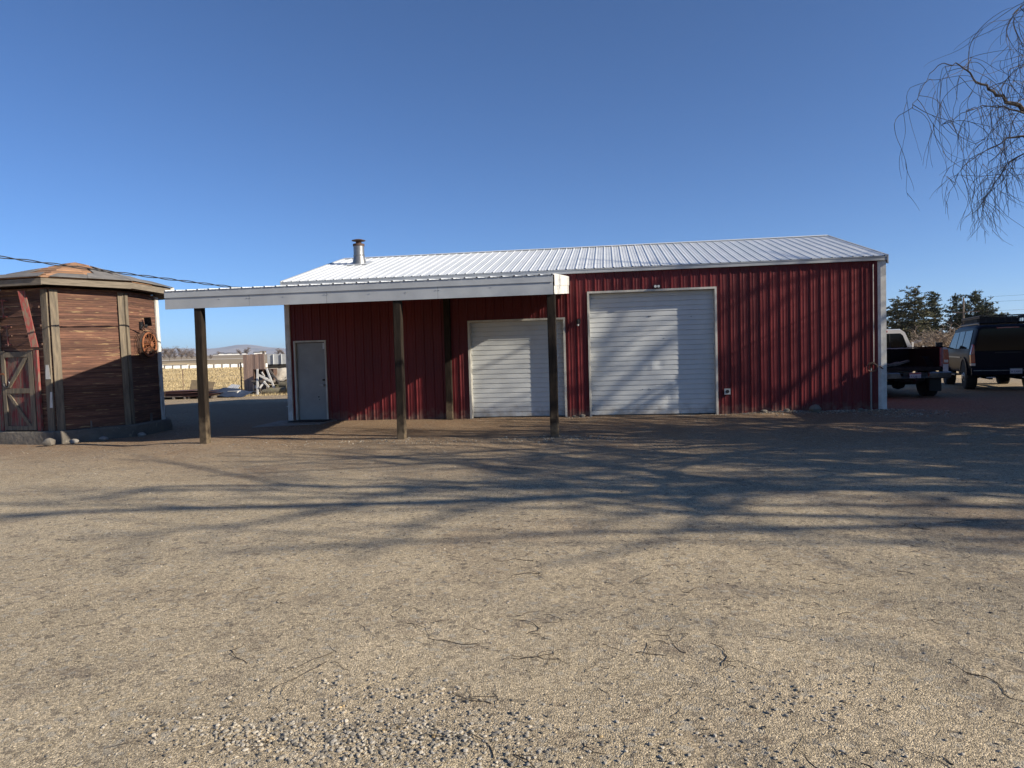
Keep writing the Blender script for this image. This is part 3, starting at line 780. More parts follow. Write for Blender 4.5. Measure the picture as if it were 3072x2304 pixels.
patch(7, -.02, .98, -.02, .20, .045); patch(0, .10, .55, -.02, .16, .045); patch(0, .5, 1.02, -.03, .24, .055); patch(1, -.02, .6, -.02, .3, .05); patch(1, .5, 1.02, -.02, .2, .045); patch(1, .1, .7, .35, .75, .03); patch(0, .68, .98, .3, .6, .03); patch(7, .1, .5, .25, .5, .028)
b.build('roof_patch', mat['tarpaper'], gr)
for i in range(8):
    a, c = fo[i].copy(), fo[(i + 1) % 8].copy(); d = (c - a).normalized(); o = d.cross(Vector((0, 0, 1)))
    b = MB(); drop = .145
    P = [a - Vector((0, 0, drop)), c - Vector((0, 0, drop + .01)), c - Vector((0, 0, .012)), a - Vector((0, 0, .012))]
    b.prism([q - o * .035 for q in P], P); b.build('fascia_board', mat['fasciawood'], gr)
b = MB()
P0 = [fo[i] - Vector((0, 0, .16)) for i in range(8)]; P1 = [gp(i, 1, -.05) for i in range(8)]
for q in P1: q.z = FZ - .10
b.loft([[q - (q - Vector((-4.7, -1.4, q.z))).normalized() * .05 for q in P0], P1], cap=False); b.build('soffit', mat['greywood'], gr)
b = MB(); q = fo[2]; b.prism([q + Vector((.0, -.03, -.02)), q + Vector((.05, .02, -.02)), q + Vector((.06, .04, .02)), q + Vector((0, 0, .04))], [q + Vector((.02, -.02, -.27)), q + Vector((.06, .02, -.26)), q + Vector((.09, .03, -.26)), q + Vector((.03, .0, -.27))]); b.build('flashing', mat['trim'], gr)
# door on the left facet (facet 7: corner 7 -> corner 0)
W7 = facet_w(7); S = lambda m_: m_ / W7            # metres from corner 7
d0, d1, tz0, tz1 = .20, 1.06, .005, .565
b = MB(); nb = 7
for k in range(nb):
    fboard(7, S(d0 + (d1 - d0) * k / nb + .004), S(d0 + (d1 - d0) * (k + 1) / nb - .004), tz0, tz1 - .01, .03, .02)
gd_ = b.build('door', mat['doorwood'], gr)
for args in ((d0, d0 + .09, tz0, tz1), (d1 - .12, d1, tz0, tz1)):
    b = MB(); fboard(7, S(args[0]), S(args[1]), args[2], args[3], .03, .051); b.build('frame_board', mat['cornerwood'], gd_)
for t0, t1 in ((tz1 - .045, tz1 - .008), (.265, .30), (tz0, tz0 + .03)):
    b = MB(); fboard(7, S(d0 + .092), S(d1 - .122), t0, t1, .028, .051); b.build('frame_board', mat['cornerwood'], gd_)
b = MB(); fboard(7, S(d0 + .10), S(d0 + .20), .305, tz1 - .05, .028, .051, S(d1 - .24), S(d1 - .13)); b.build('brace', mat['cornerwood'], gd_)
b = MB(); fboard(7, S(d1 - .22), S(d1 - .13), .035, .262, .028, .051, S(d0 + .10), S(d0 + .18)); b.build('brace', mat['cornerwood'], gd_)
b = MB(); c0 = facet(7, S(d0 + .14), .335, .10); e1 = (gp(0, .3) - gp(7, .3)).normalized()
pts = [c0 + e1 * .075 * math.sin(a) + Vector((0, 0, -.09 * math.cos(a))) for a in [(-2.4 + 4.8 * i / 14) for i in range(15)]]
b.tube(pts, .011, 6); b.build('horseshoe', mat['chrome'], gd_)
b = MB(); c0 = facet(7, S(.10), .405, .07); b.bar(c0, c0 + e1 * .16, .03, .035); b.tube([c0 + e1 * .16, c0 + e1 * .18 + Vector((0, 0, -.06))], .015, 6); b.build('latch', mat['rust'], gd_)
# side posts of the doorway and the hanging chute rail, both red
b = MB(); fboard(7, S(.07), S(.15), 0, .56, .04, .02); b.build('door_post', mat['redwood'], gr)
b = MB(); fboard(7, S(1.09), S(1.19), 0, .565, .06, .02); b.build('door_post', mat['redwood'], gr)
b = MB()
P = [facet(7, S(1.13), .585, .16), facet(7, S(1.25), .585, .10), facet(7, S(1.02), .975, .30), facet(7, S(1.14), .975, .24)]
b.hexa([P[0], P[1], P[1] + Vector((0, .03, 0)), P[0] + Vector((0, .03, 0)), P[2], P[3], P[3] + Vector((0, .03, 0)), P[2] + Vector((0, .03, 0))])
b.build('chute_rail', mat['redwood'], gr)
b = MB()
for s_, t0, t1 in ((.38, .80, .93), (.46, .60, .745)):
    b.tube([facet(7, S(s_), t0, .10), facet(7, S(s_ - .02), t1, .10)], .016, 6)
    for tt in (t0 + .01, (t0 + t1) / 2, t1 - .01): b.bar(facet(7, S(s_ - .09), tt, .10), facet(7, S(s_ + .07), tt, .10), .02, .02); b.bar(facet(7, S(s_), tt, .0), facet(7, S(s_), tt, .10), .02, .02)
b.build('hinge_rod', mat['redwood'], gr)
b = MB()
for tt in (.60, .745, .805, .965): b.tube([facet(7, S(-.2), tt - .01, .06), facet(7, S(.75), tt, .07), facet(7, S(1.06), tt, .14)], .009, 5)
b.build('stay_rod', mat['wire'], gr)
for s_, tt in ((1.29, .605), (1.28, .735), (1.26, .865)):
    b = MB(); b.bar(facet(7, S(s_), tt, .02), facet(7, S(s_ + .06), tt, .07), .03, .045)
    b.build('bracket', mat['rustcap'], gr)
b = MB(); fboard(1, .56, .62, .0, .06, .02, .012); b.build('stake', mat['greywood'], gr)
b = MB(); fboard(0, .44, .46, .0, .05, .02, .012); b.build('stake', mat['greywood'], gr)
# solar lamp on the right facet
b = MB(); c0 = facet(1, .44, .745, .02); e1 = (gp(2, .7) - gp(1, .7)).normalized(); o1 = e1.cross(Vector((0, 0, 1)))
b.bar(c0 + Vector((0, 0, -.08)), c0 + Vector((0, 0, .10)), .09, .05, up=o1); b.bar(c0, c0 + o1 * .12 + e1 * .10, .04, .04); b.lathe([(.03, 0), (.05, .05), (.05, .08)], tuple(c0 + o1 * .10 + e1 * .04 + Vector((0, 0, -.05))), 'z', 10)
sl2 = b.build('solar_lamp', mat['black'], gr)
b = MB(); q = c0 + o1 * .13 + e1 * .13 + Vector((0, 0, .11)); b.bar(q - e1 * .01 + Vector((0, 0, -.11)) , q + e1 * -.05 + Vector((0, 0, .10)), .17, .016, up=e1); b.build('solar_panel', mat['glass_dark'], sl2)
# ---- rusty spoked wheel hung on the right facet
wc = facet(1, .52, .60, .10)
wh = thing('spoked_wheel', 'rusty spoked wheel wound with wire hung on the red granary wall', 'wheel', tuple(wc))
def ringpts(r_, off, n=40, wob=0.0, sd=0):
    return [wc + e1 * (r_ * math.cos(2 * math.pi * k / n) * (1 + wob * nz(k * .3, sd))) + Vector((0, 0, r_ * math.sin(2 * math.pi * k / n) * (1 + wob * nz(k * .3, sd + 5)))) + o1 * off for k in range(n + 1)]
b = MB(); b.tube(ringpts(.285, .05), .026, 8, False); b.build('rim', mat['rust'], wh, smooth=60)
b = MB(); b.tube(ringpts(.285, -.05), .022, 6, False); b.tube(ringpts(.30, 0), .03, 6, False); b.build('tyre', mat['underbody'], wh, smooth=60)
b = MB()
for k in range(26):
    a = 2 * math.pi * k / 26; a2 = a + (.35 if k % 2 else -.35)
    b.tube([wc + e1 * .045 * math.cos(a2) + Vector((0, 0, .045 * math.sin(a2))) + o1 * (.10 if k % 2 else -.01), wc + e1 * .275 * math.cos(a) + Vector((0, 0, .275 * math.sin(a))) + o1 * .045], .0055, 4)
b.build('spoke', mat['rust'], wh)
b = MB(); b.tube([wc - o1 * .06, wc + o1 * .13], [.05, .05], 12); b.tube([wc + o1 * .12, wc + o1 * .15], [.075, .03], 12); b.build('hub', mat['rust'], wh, smooth=40)
b = MB()
for k in range(7):
    b.tube(ringpts(.33 + .02 * k, .02 - .01 * (k % 3), 40, .12, k), .004, 4, False)
for k in range(3):
    b.tube([wc + e1 * (.05 + .06 * k) + Vector((0, 0, -.33)), wc + e1 * (.07 + .05 * k) + Vector((0, 0, -.45)), wc + e1 * (.04 + .07 * k) + Vector((0, 0, -.56))], .004, 4)
b.build('wire_coil', mat['wire'], wh)

# service cable from the left down to the building corner
ca = thing('service_cable', 'twisted black overhead cable sloping down to the carport roof', 'cable', (-3, -3, 3.6))
b = MB(); b2 = MB(); A = Vector((-2.70, -5.86, 3.67)); Bq = Vector((-.02, -.10, 3.33)); pa = []; pb = []
A0 = A + (A - Bq) * 1.2
N_ = 220
for i in range(N_ + 1):
    t = i / N_; q = A0.lerp(Bq, t); q.z -= .22 * t * (1 - t)
    a = t * 95
    off = Vector((.012 * math.sin(a), .012 * math.cos(a), .016 * math.sin(a)))
    pa.append(q + off); pb.append(q - off)
b.tube(pa, .010, 5); b.build('conductor', mat['cable'], ca); b2.tube(pb, .010, 5); b2.build('conductor', mat['cable'], ca)
b = MB(); b.tube([Bq, Bq + Vector((.02, .05, .02))], .03, 8); b.build('anchor', mat['greymetal'], ca)
# the pole the cable comes from, outside the frame
up_ = thing('cable_pole', 'timber pole carrying the black service cable', 'utility pole', (A0.x, A0.y, 0))
b = MB(); b.tube([(A0.x, A0.y, -.3), (A0.x, A0.y, A0.z + .5)], [.14, .10], 10); b.build('pole', mat['poletimber'], up_)
b = MB(); b.bar((A0.x - .5, A0.y, A0.z + .15), (A0.x + .5, A0.y, A0.z + .15), .09, .11); b.build('crossarm', mat['poletimber'], up_)


# ------------------------------------------------------------------ STORED THINGS BEHIND THE YARD
def gzy(x, y): return yard_z(x, y) if (YX0 < x < YX1 and YY0 < y < YY1) else far_z(x, y)
# two pallets with a stack of rusty sheets
for k, (x, y, rz, lab) in enumerate(((-11.25, 12.6, .10, 'wooden pallet under rusty sheets beside the granary'), (-10.05, 12.75, .14, 'paler wooden pallet behind the first carport post'))):
    t = thing('pallet', lab, 'pallet', (x, y, gzy(x, y)), rz, 'pallets behind the yard')
    for j in range(3):
        b = MB(); b.box(-.6 + j * .52, -.5, .012, -.5 + j * .52, .5, .11); b.build('runner', mat['greywood'], t, local=True)
    b = MB()
    for j in range(6): b.box(-.62, -.5 + j * .18, .112, .62, -.39 + j * .18, .135)
    b.build('deck', mat['greywood'] if k == 0 else mat['board_tan'], t, local=True)
b = MB()
for k in range(6):
    x0 = -11.9 + rnd.uniform(-.15, .15); x1 = -9.5 + rnd.uniform(-.25, .2); z = .145 + k * .042; n = 10; A = []; B_ = []; C1 = []; C2 = []
    for i in range(n + 1):
        x = x0 + (x1 - x0) * i / n; zz = z + .035 * nz(x, k, 2, .9) + (.06 * (i / n) ** 2 if k == 5 else 0)
        A.append((x, 12.15 + .08 * nz(k, 1), zz)); B_.append((x, 13.1, zz + .015)); C1.append((x, 12.15 + .08 * nz(k, 1), zz + .016)); C2.append((x, 13.1, zz + .03))
    b.strip(B_, A); b.strip(C1, C2); b.strip(A, C1)
tag(b.build('sheet_stack', mat['rustsheet']), 'low stack of rusty red steel sheets lying on the pallets', 'metal sheets')
b = MB(); b.prism([(-12.05, 14.45, 0), (-10.9, 14.6, 0), (-10.9, 14.62, 0), (-12.05, 14.47, 0)], [(-11.95, 14.75, .82), (-10.8, 14.85, .68), (-10.8, 14.87, .68), (-11.95, 14.77, .82)])
tag(b.build('board', mat['board_tan']), 'square tan board standing upright behind the sheet stack', 'board')
# crumpled blue sheet
b = MB(); nx_, ny_ = 22, 12; pts = {}
for i in range(nx_ + 1):
    for j in range(ny_ + 1):
        s_, t = i / nx_, j / ny_; x = -10.35 + 2.0 * s_; y = 12.75 + 1.5 * t
        h = .40 * math.sin(math.pi * min(1, t * .62 + .06)) * (1 - .45 * s_) * (.75 + .5 * sstep(0, .3, s_) * sstep(1, .5, s_)) + .10 * nz(x, y, 3, 2.2) + .05 * nz(x, y * 3, 1, 3)
        pts[i, j] = len(b.v); b.v.append((x, y, gzy(x, y) + max(.02, h)))
for i in range(nx_):
    for j in range(ny_): b.f.append((pts[i, j], pts[i + 1, j], pts[i + 1, j + 1], pts[i, j + 1]))
o = b.build('tarpaulin', mat['tarp_blue'], smooth=60); tag(o, 'crumpled blue-grey sheet over a low heap beside the carport post', 'tarp')
md = o.modifiers.new('thick', 'SOLIDIFY'); md.thickness = .012
b = MB(); b.prism([(-9.85, 14.0, .30), (-9.25, 14.05, .27), (-9.30, 14.5, .50), (-9.75, 14.5, .55)], [(-9.85, 14.0, .315), (-9.25, 14.05, .285), (-9.30, 14.5, .515), (-9.75, 14.5, .565)])
b.box(-9.45, 14.3, -.05, -9.4, 14.36, .36); b.box(-9.7, 14.3, -.05, -9.65, 14.36, .38)
tag(b.build('dotted_panel', mat['dots']), 'tilted black panel covered with white dots near the board fence', 'panel')
t = thing('storage_bin', 'cracked white plastic bin on the ground before the board fence', 'bin', (-9.0, 13.45, gzy(-9.0, 13.45)))
b = MB(); x, y = -9.0, 13.45; z = gzy(x, y)
b.prism([(x - .19, y - .16, z), (x + .19, y - .16, z), (x + .19, y + .2, z), (x - .19, y + .2, z)], [(x - .23, y - .2, z + .26), (x + .23, y - .2, z + .26), (x + .23, y + .24, z + .26), (x - .23, y + .24, z + .26)]); b.build('tub', mat['whitepaint'], t)
b = MB(); b.box(x - .25, y - .22, z + .261, x + .25, y + .26, z + .285); b.build('rim', mat['whitepaint'], t)
b = MB(); b.prism([(x + .02, y - .203, z + .22), (x + .06, y - .206, z + .22), (x + .12, y - .193, z + .10), (x + .09, y - .191, z + .10)], [(x + .02, y - .19, z + .22), (x + .06, y - .19, z + .22), (x + .12, y - .175, z + .10), (x + .09, y - .175, z + .10)]); b.build('crack', mat['black'], t)
# board fence panel with rails and a leaning steel post
fe = thing('board_fence', 'tall brown vertical board fence panel behind the carport', 'fence', (-9.8, 16.85, 0))
b = MB(); n = 9
for i in range(n):
    x0 = -10.36 + 1.15 * i / n; b.box(x0 + .004, 16.8 + rnd.uniform(-.006, .006), -.05, x0 + 1.15 / n - .004, 16.83, 1.97 + .07 * i / n + rnd.uniform(-.025, .025))
b.build('boards', mat['fencewood'], fe)
for z in (.5, 1.4):
    b = MB(); b.box(-10.36, 16.831, z, -9.21, 16.88, z + .1); b.build('rail', mat['greywood'], fe)
b = MB(); b.box(-9.34, 16.882, -.2, -9.23, 16.99, 2.14); b.build('post', mat['greywood'], fe)
b = MB(); b.box(-10.36, 16.882, -.2, -10.25, 16.99, 1.95); b.build('post', mat['greywood'], fe)
t = thing('steel_post', 'thin black steel post with a wire loop beside the board fence', 'post', (-10.55, 16.9, 0))
b = MB(); b.tube([(-10.55, 16.9, -.2), (-10.57, 16.92, 1.6)], .032, 7); b.build('shaft', mat['rustcap'], t)
b = MB(); b.tube([(-10.57 + .09 * math.cos(a), 16.85, 1.4 + .16 * math.sin(a)) for a in [i / 12 * 2 * math.pi for i in range(13)]], .012, 5); b.build('loop', mat['wire'], t)
# wire fence at the field edge
wf = thing('wire_fence', 'thin wire fence on slender posts along the dry field', 'fence', (-15, 20, 0))
fp = [(-26 + 3.6 * k, 19.9 - .28 * k) for k in range(5)] 
for x, y in fp:
    b = MB(); b.tube([(x, y, gzy(x, y) - .2), (x + .02, y, gzy(x, y) + 1.28)], .022, 6); b.build('post', mat['wire'], wf)
b = MB()
for h in (.3, .65, 1.0, 1.22): b.tube([(x, y, gzy(x, y) + h) for x, y in fp] + [(-10.3, 17.05, h)], .004, 4)
b.build('wire', mat['wire'], wf)
# white ribbed panel wall further back
pw = thing('ribbed_panel_wall', 'white ribbed metal panel wall on a dark base beyond the board fence', 'metal wall', (-16, 34.5, 0))
b = MB(); p = corr(-17.85, -8, 0, .62, .10, 0)
b.strip([(x, 34.4 + (x + 17) * .14 - h, 1.42) for x, h in p], [(x, 34.4 + (x + 17) * .14 - h, 2.2) for x, h in p]); b.strip([(x, 34.55 + (x + 17) * .14 - h, 2.2) for x, h in p], [(x, 34.55 + (x + 17) * .14 - h, 1.42) for x, h in p]); b.strip([(x, 34.4 + (x + 17) * .14 - h, 2.2) for x, h in p], [(x, 34.55 + (x + 17) * .14 - h, 2.2) for x, h in p])
b.build('panel', mat['white'], pw)
b = MB(); b.prism([(-17.85, 34.30, 1.12), (-8, 35.68, 1.12), (-8, 35.88, 1.12), (-17.85, 34.50, 1.12)], [(-17.85, 34.30, 1.42), (-8, 35.68, 1.42), (-8, 35.88, 1.42), (-17.85, 34.50, 1.42)]); b.build('base_beam', mat['underbody'], pw)
for x in (-17, -13, -9):
    b = MB(); y = 34.6 + (x + 17) * .14; b.box(x - .1, y - .1, -.2, x + .1, y + .1, 1.12); b.build('leg', mat['greywood'], pw)
b = MB(); b.bar((-14.5, 29.5, .95), (-9.0, 28.5, 1.12), .25, .12); b.bar((-14.2, 29.6, .60), (-9, 28.6, .72), .2, .14)
for x in (-13.8, -9.6): b.box(x - .1, 28.7, -.1, x + .1, 29.3, .62 if x < -11 else .72)
tag(b.build('timber_stack', mat['board_tan']), 'long sawn planks stacked on bearers before the white ribbed wall', 'planks')
# sawhorse, table and leaning boards by the fence
sw = thing('sawhorse', 'white wooden folding sawhorse leaning beside the board fence', 'sawhorse', (-8.6, 15.4, 0))
for a, c, w_ in (((-8.86, 15.30, -.02), (-8.98, 15.62, 1.25), .09), ((-8.84, 15.36, .98), (-8.14, 15.5, .58), .10), ((-8.74, 15.34, .32), (-8.42, 15.52, .80), .08), ((-8.55, 15.38, .62), (-8.32, 15.44, .34), .08), ((-8.70, 15.5, 1.10), (-8.60, 15.6, .86), .06)):
    b = MB(); b.bar(a, c, w_, .035, up=(0, -1, 0)); b.build('leg', mat['whitepaint'], sw)
b = MB(); b.bar((-8.5, 15.62, 1.26), (-7.95, 15.45, .02), .09, .035, up=(0, -1, 0)); tag(b.build('leaning_board', mat['whitepaint']), 'pale board leaning steeply against the covered wood pile', 'board')
b = MB(); b.bar((-8.42, 15.72, 1.22), (-7.72, 15.5, .42), .09, .035, up=(0, -1, 0)); tag(b.build('leaning_board', mat['greywood']), 'grey board leaning at a slant over the sawhorse', 'board')
tb = thing('workbench', 'small grey workbench behind the white sawhorse', 'table', (-8.9, 15.9, 0))
b = MB(); b.box(-9.4, 15.75, .56, -8.25, 16.3, .68); b.build('table_top', mat['greywood'], tb)
for x in (-9.32, -9.0, -8.6, -8.33):
    b = MB(); b.box(x, 15.78, -.05, x + .07, 15.85, .56); b.build('leg', mat['greywood'], tb)
b = MB(); b.box(-9.34, 15.79, .28, -8.95, 15.83, .44); b.build('shelf_board', mat['whitepaint'], tb)
cb = thing('cabinet', 'dark open cabinet standing on the grey workbench', 'cabinet', (-8.9, 16.1, .68))
b = MB(); b.box(-9.36, 16.25, .682, -8.28, 16.29, 1.24); b.box(-9.36, 15.9, 1.2, -8.28, 16.25, 1.24); b.box(-9.36, 15.9, .682, -9.32, 16.25, 1.2); b.box(-8.32, 15.9, .682, -8.28, 16.25, 1.2); b.box(-8.86, 15.9, .682, -8.82, 16.25, 1.2); b.build('carcass', mat['rustcap'], cb)
b = MB(); b.bar((-9.15, 15.95, .70), (-9.05, 16.1, 1.15), .05, .05); b.bar((-9.24, 15.95, .70), (-9.22, 16.1, 1.05), .04, .04); b.build('post', mat['greywood'], cb)
# covered wood pile
cv = MB(); nx_, ny_ = 26, 14; pts = {}
for i in range(nx_ + 1):
    for j in range(ny_ + 1):
        s_, t = i / nx_, j / ny_; x = -9.0 + 3.6 * s_ - .35 * (1 - t); y = 15.95 + 1.3 * t
        top = 1.24 + .07 * nz(x, 1, 1, 1.1); edge = .56 + .16 * s_ + .07 * nz(x, 5, 2, 2.6)
        z = edge + (top - edge) * sstep(-.05, .42, t) + .055 * nz(x, y, 4, 3.2) * (1 - t * .5) + .05 * math.sin(x * 9 + 3 * nz(x, y, 1, 1.5)) * (1 - t)
        pts[i, j] = len(cv.v); cv.v.append((x, y + .12 * nz(x, 9, 2, 2.5) * (1 - t), z))
for i in range(nx_):
    for j in range(ny_): cv.f.append((pts[i, j], pts[i + 1, j], pts[i + 1, j + 1], pts[i, j + 1]))
o = cv.build('canvas_cover', mat['tarp_beige'], smooth=60); tag(o, 'creased beige canvas draped over the wood pile', 'tarp'); md = o.modifiers.new('thick', 'SOLIDIFY'); md.thickness = .012
b = MB()
for r_ in range(5):
    for k in range(20):
        x = -8.6 + k * .165 + rnd.uniform(-.03, .03); z = .16 + r_ * .19; q = rnd.uniform(.065, .095)
        if z > .5 + .12 * (x + 8.6) / 3 + .3: continue
        b.tube([(x, 16.12 + rnd.uniform(-.05, .05), z), (x, 16.9, z)], q, 8)
tag(b.build('wood_pile', mat['bark'], smooth=40), 'heap of split firewood under the beige canvas', 'firewood', kind='stuff')
for k, (p, q, r_, lab) in enumerate((((-8.3, 14.75, .14), (-6.3, 15.0, .22), .17, 'thick mossy log lying lowest at the foot of the wood pile'), ((-7.05, 14.72, .34), (-4.6, 15.1, .36), .21, 'thick brown log lying at the building end of the wood pile'), ((-7.7, 15.35, .44), (-4.9, 15.5, .52), .20, 'dark upper log resting on the two front logs'))):
    b = MB(); p = Vector(p); q = Vector(q); n = 12
    b.tube([p.lerp(q, i / n) + Vector((0, .02 * nz(i, k), .02 * nz(i, k + 4))) for i in range(n + 1)], [r_ * (.72 + .28 * min(1, i / 2.5)) * (1 + .08 * nz(i, 7 + k)) for i in range(n + 1)], 14)
    tag(b.build('log', mat['bark'], smooth=50), lab, 'log', 'logs by the wood pile')
# row of white concrete blocks across the field
NBK = 15
for k in range(NBK):
    u = 455 + k * 24.6; d0 = 205 - 48 * (k / (NBK - 1))
    q = dirpt(u, 1100, d0); zg = far_z(q.x, q.y)
    if k == 0:
        b = MB(); b.box(-.92, -.35, -.1, .92, .35, .82); b.box(-.25, -.3, .82, .25, .3, .86)
        blk = b.build('concrete_block', mat['blocks']); blk['category'] = 'concrete block'; blk['group'] = 'white concrete blocks across the field'; o = blk
    else:
        o = blk.copy(); col.objects.link(o)
    o.location = (q.x, q.y, zg); o.rotation_euler = (0, 0, R(52 + rnd.uniform(-3, 3))); o.scale = (d0 / 180 * .87, 1, rnd.uniform(.95, 1.08))
    o['label'] = 'white concrete block in the long row across the dry field'
b = MB()
p0 = dirpt(470, 1100, 201); p1 = dirpt(565, 1100, 187)
b.bar((p0.x, p0.y, .6 + .98), (p1.x, p1.y, .6 + .95), .5, .16)
tag(b.build('concrete_slab_beam', mat['blocks']), 'long white beam lying across the tops of the concrete blocks nearest the granary', 'beam')

# ------------------------------------------------------------------ TREES
def limb(b, p, d, L_, r0, r1, n, wob, rg, g=0.0, sides=5):
    pts = [Vector(p)]; d = Vector(d).normalized()
    for i in range(n):
        d = (d + Vector((rg.uniform(-1, 1), rg.uniform(-1, 1), rg.uniform(-1, 1))) * wob + Vector((0, 0, g))).normalized()
        pts.append(pts[-1] + d * L_ / n)
    b.tube(pts, [r0 + (r1 - r0) * i / n for i in range(n + 1)], sides, False)
    return pts
def bare_tree(name, label, cat, group, h, seed, m_tr, m_cr, spread=.8, dens=1.0, tw=.02, trunk_h=.22, stems=1, ntw=None, thick=1.0, trk=.022):
    rg = random.Random(seed); t = thing(name, label, cat, (0, 0, 0), 0, group); T = MB(); Cn = MB()
    for s_ in range(stems):
        base = (rg.uniform(-.1, .1) * h * (stems > 1), rg.uniform(-.1, .1) * h * (stems > 1), -.1)
        tr = limb(T, base, (rg.uniform(-.15, .15), rg.uniform(-.15, .15), 1), h * (trunk_h + .35), h * trk, h * trk * .41, 7, .08, rg, 0, 7)
        for k in range(int(9 * dens)):
            q = tr[2 + k % 6].lerp(tr[min(7, 3 + k % 6)], rg.random()); a = rg.uniform(0, 2 * math.pi)
            l1 = limb(Cn, q, (math.cos(a) * spread, math.sin(a) * spread, rg.uniform(.5, 1.2)), h * rg.uniform(.28, .48), h * .008 * thick, h * .003 * thick, 6, .16, rg, .02, 4)
            for j in range(int(7 * dens)):
                q2 = l1[1 + j % 6]; a = rg.uniform(0, 2 * math.pi)
                l2 = limb(Cn, q2, (math.cos(a), math.sin(a), rg.uniform(.1, 1.1)), h * rg.uniform(.12, .24), h * .0036 * thick, tw * .7, 4, .2, rg, .03, 3)
                for i in range(int(6 * dens) if ntw is None else ntw):
                    a = rg.uniform(0, 2 * math.pi)
                    limb(Cn, l2[1 + i % 4], (math.cos(a), math.sin(a), rg.uniform(-.1, 1)), h * rg.uniform(.06, .13), tw * .8, tw * .4, 3, .25, rg, .02, 3)
    T.build('trunk', m_tr, t, local=True); Cn.build('crown', m_cr, t, local=True)
    return t
def put(t, p, s_, rz, label, first):
    o = t if first else copy_tree(t)
    o.location = p; o.scale = (s_, s_, s_); o.rotation_euler = (0, 0, rz)
    if label: o['label'] = label
    return o
protoB = bare_tree('bare_tree', 'x', 'tree', 'bare trees beyond the far bank', 6.4, 11, mat['barewood'], mat['barewood'], .95, 1.25, .035, .1)
k = 0
for u, d, s_, lab in ((492, 262, 1.0, 'bare grey tree on the far bank right next to the granary corner'), (509, 270, 1.08, 'second bare tree of the far row from the granary'), (526, 258, .9, 'low bare tree between the two rounded tall ones of the far row'),
                      (545, 268, 1.06, 'rounded bare tree in the middle of the far row'), (562, 262, .88, 'bare tree just past the rounded middle tree of the far row'), (577, 268, .78, 'shorter bare tree left of the first carport post'), (596, 275, .6, 'small bare tree mostly behind the first carport post'),
                      (632, 280, .45, 'lowest bare tree just right of the first carport post'), (470, 266, 1.0, 'bare far tree hidden mostly by the granary')):
    q = dirpt(u, 1085, d); put(protoB, (q.x, q.y, far_z(q.x, q.y) - .1), s_, k * 1.7, lab, k == 0); k += 1
protoF = bare_tree('bare_shrub', 'x', 'shrub', 'bare shrubs near the far houses', 5, 21, mat['barewood'], mat['barewood'], 1.1, 1.0, .06, .05)
k = 0
for u, d, s_, lab in ((722, 520, 1.3, 'hazy bare shrub left of the board fence top'), (740, 560, 1.7, 'taller hazy bare shrub just above the board fence'), (835, 420, 1.25, 'far bare shrub above the white ribbed wall'), (850, 400, 1.0, 'far low shrub above the middle of the white ribbed wall'), (866, 380, .95, 'far shrub next to the building corner'), (655, 700, 1.2, 'distant shrub below the hills right of the first carport post')):
    q = dirpt(u, 1085, d); put(protoF, (q.x, q.y, far_z(q.x, q.y) - .1), s_, k * 2.1, lab, k == 0); k += 1
# faint bare twigs showing over the granary roof
tg = bare_tree('bare_tree', 'leafless sapling whose thin twigs show over the granary roof', 'tree', None, 5.2, 31, mat['barewood'], mat['tanbush'], .9, .6, .012, .2)
tg.location = (-10.5, 5.5, 0)
tg.rotation_euler = (0, 0, 1.0)

def pine(label, h, rad, seed, m_, layered=.6, x=1.0):
    rg = random.Random(seed); t = thing('pine_tree', label, 'tree', (0, 0, 0), 0, 'pine trees behind the parked vehicles'); T = MB(); Cn = MB()
    limb(T, (0, 0, -.2), (rg.uniform(-.05, .05), 0, 1), h * .97, h * .022, .03, 8, .03, rg, 0, 7)
    nl = int(h * 1.6)
    for k in range(nl):
        f = k / nl; z = h * (.10 + .89 * f); rr = rad * (1 - f) ** .62 * rg.uniform(.6, 1.12) + .12
        nb = 5 + int(4 * (1 - f)) + (rg.random() < .4)
        a0 = rg.uniform(0, 6.3)
        for j in range(nb):
            if rg.random() < .12: continue
            a = a0 + j * 2 * math.pi / nb + rg.uniform(-.4, .4); L_ = rr * rg.uniform(.55, 1.15)
            d = Vector((math.cos(a), math.sin(a), rg.uniform(-.05, .35)))
            l1 = limb(T, (0, 0, z), d, L_, h * .006, .02, 4, .1, rg, .02, 3)
            nc = max(3, int(L_ * 4.6))
            for c in range(nc):
                f2 = .3 + .7 * (c + rg.random()) / nc; i = min(3, int(f2 * 4)); q = l1[i].lerp(l1[i + 1], f2 * 4 - i)
                q = q + Vector((rg.gauss(0, .28), rg.gauss(0, .28), rg.gauss(.06, .14)))
                cr = rg.uniform(.22, .5)
                for b_ in range(15):
                    dv = Vector((rg.gauss(0, 1), rg.gauss(0, 1), rg.gauss(.25, layered))).normalized(); sd = dv.cross(Vector((rg.gauss(0, 1), rg.gauss(0, 1), rg.gauss(0, 1)))).normalized()
                    e = q + dv * cr * rg.uniform(.6, 1.1); s0 = q + dv * .05
                    n0 = len(Cn.v); wv = rg.uniform(.07, .13)
                    Cn.v += [tuple(s0 - sd * wv * .5), tuple(s0 + sd * wv * .5), tuple(e + sd * wv * .35), tuple(e - sd * wv * .35)]; Cn.f.append((n0, n0 + 1, n0 + 2, n0 + 3))
    T.build('trunk', mat['pinebark'], t, local=True); Cn.build('crown', m_, t, local=True)
    return t
def at_px(o, u, d, rz=0, dz=0):
    q = dirpt(u, 1035, d); o.location = (q.x, q.y, far_z(q.x, q.y) + dz); o.rotation_euler = (0, 0, rz)
at_px(pine('tallest pine with a ragged layered top beside the white building corner', 10.2, 4.6, 5, mat['needle'], .35), 2742, 108)
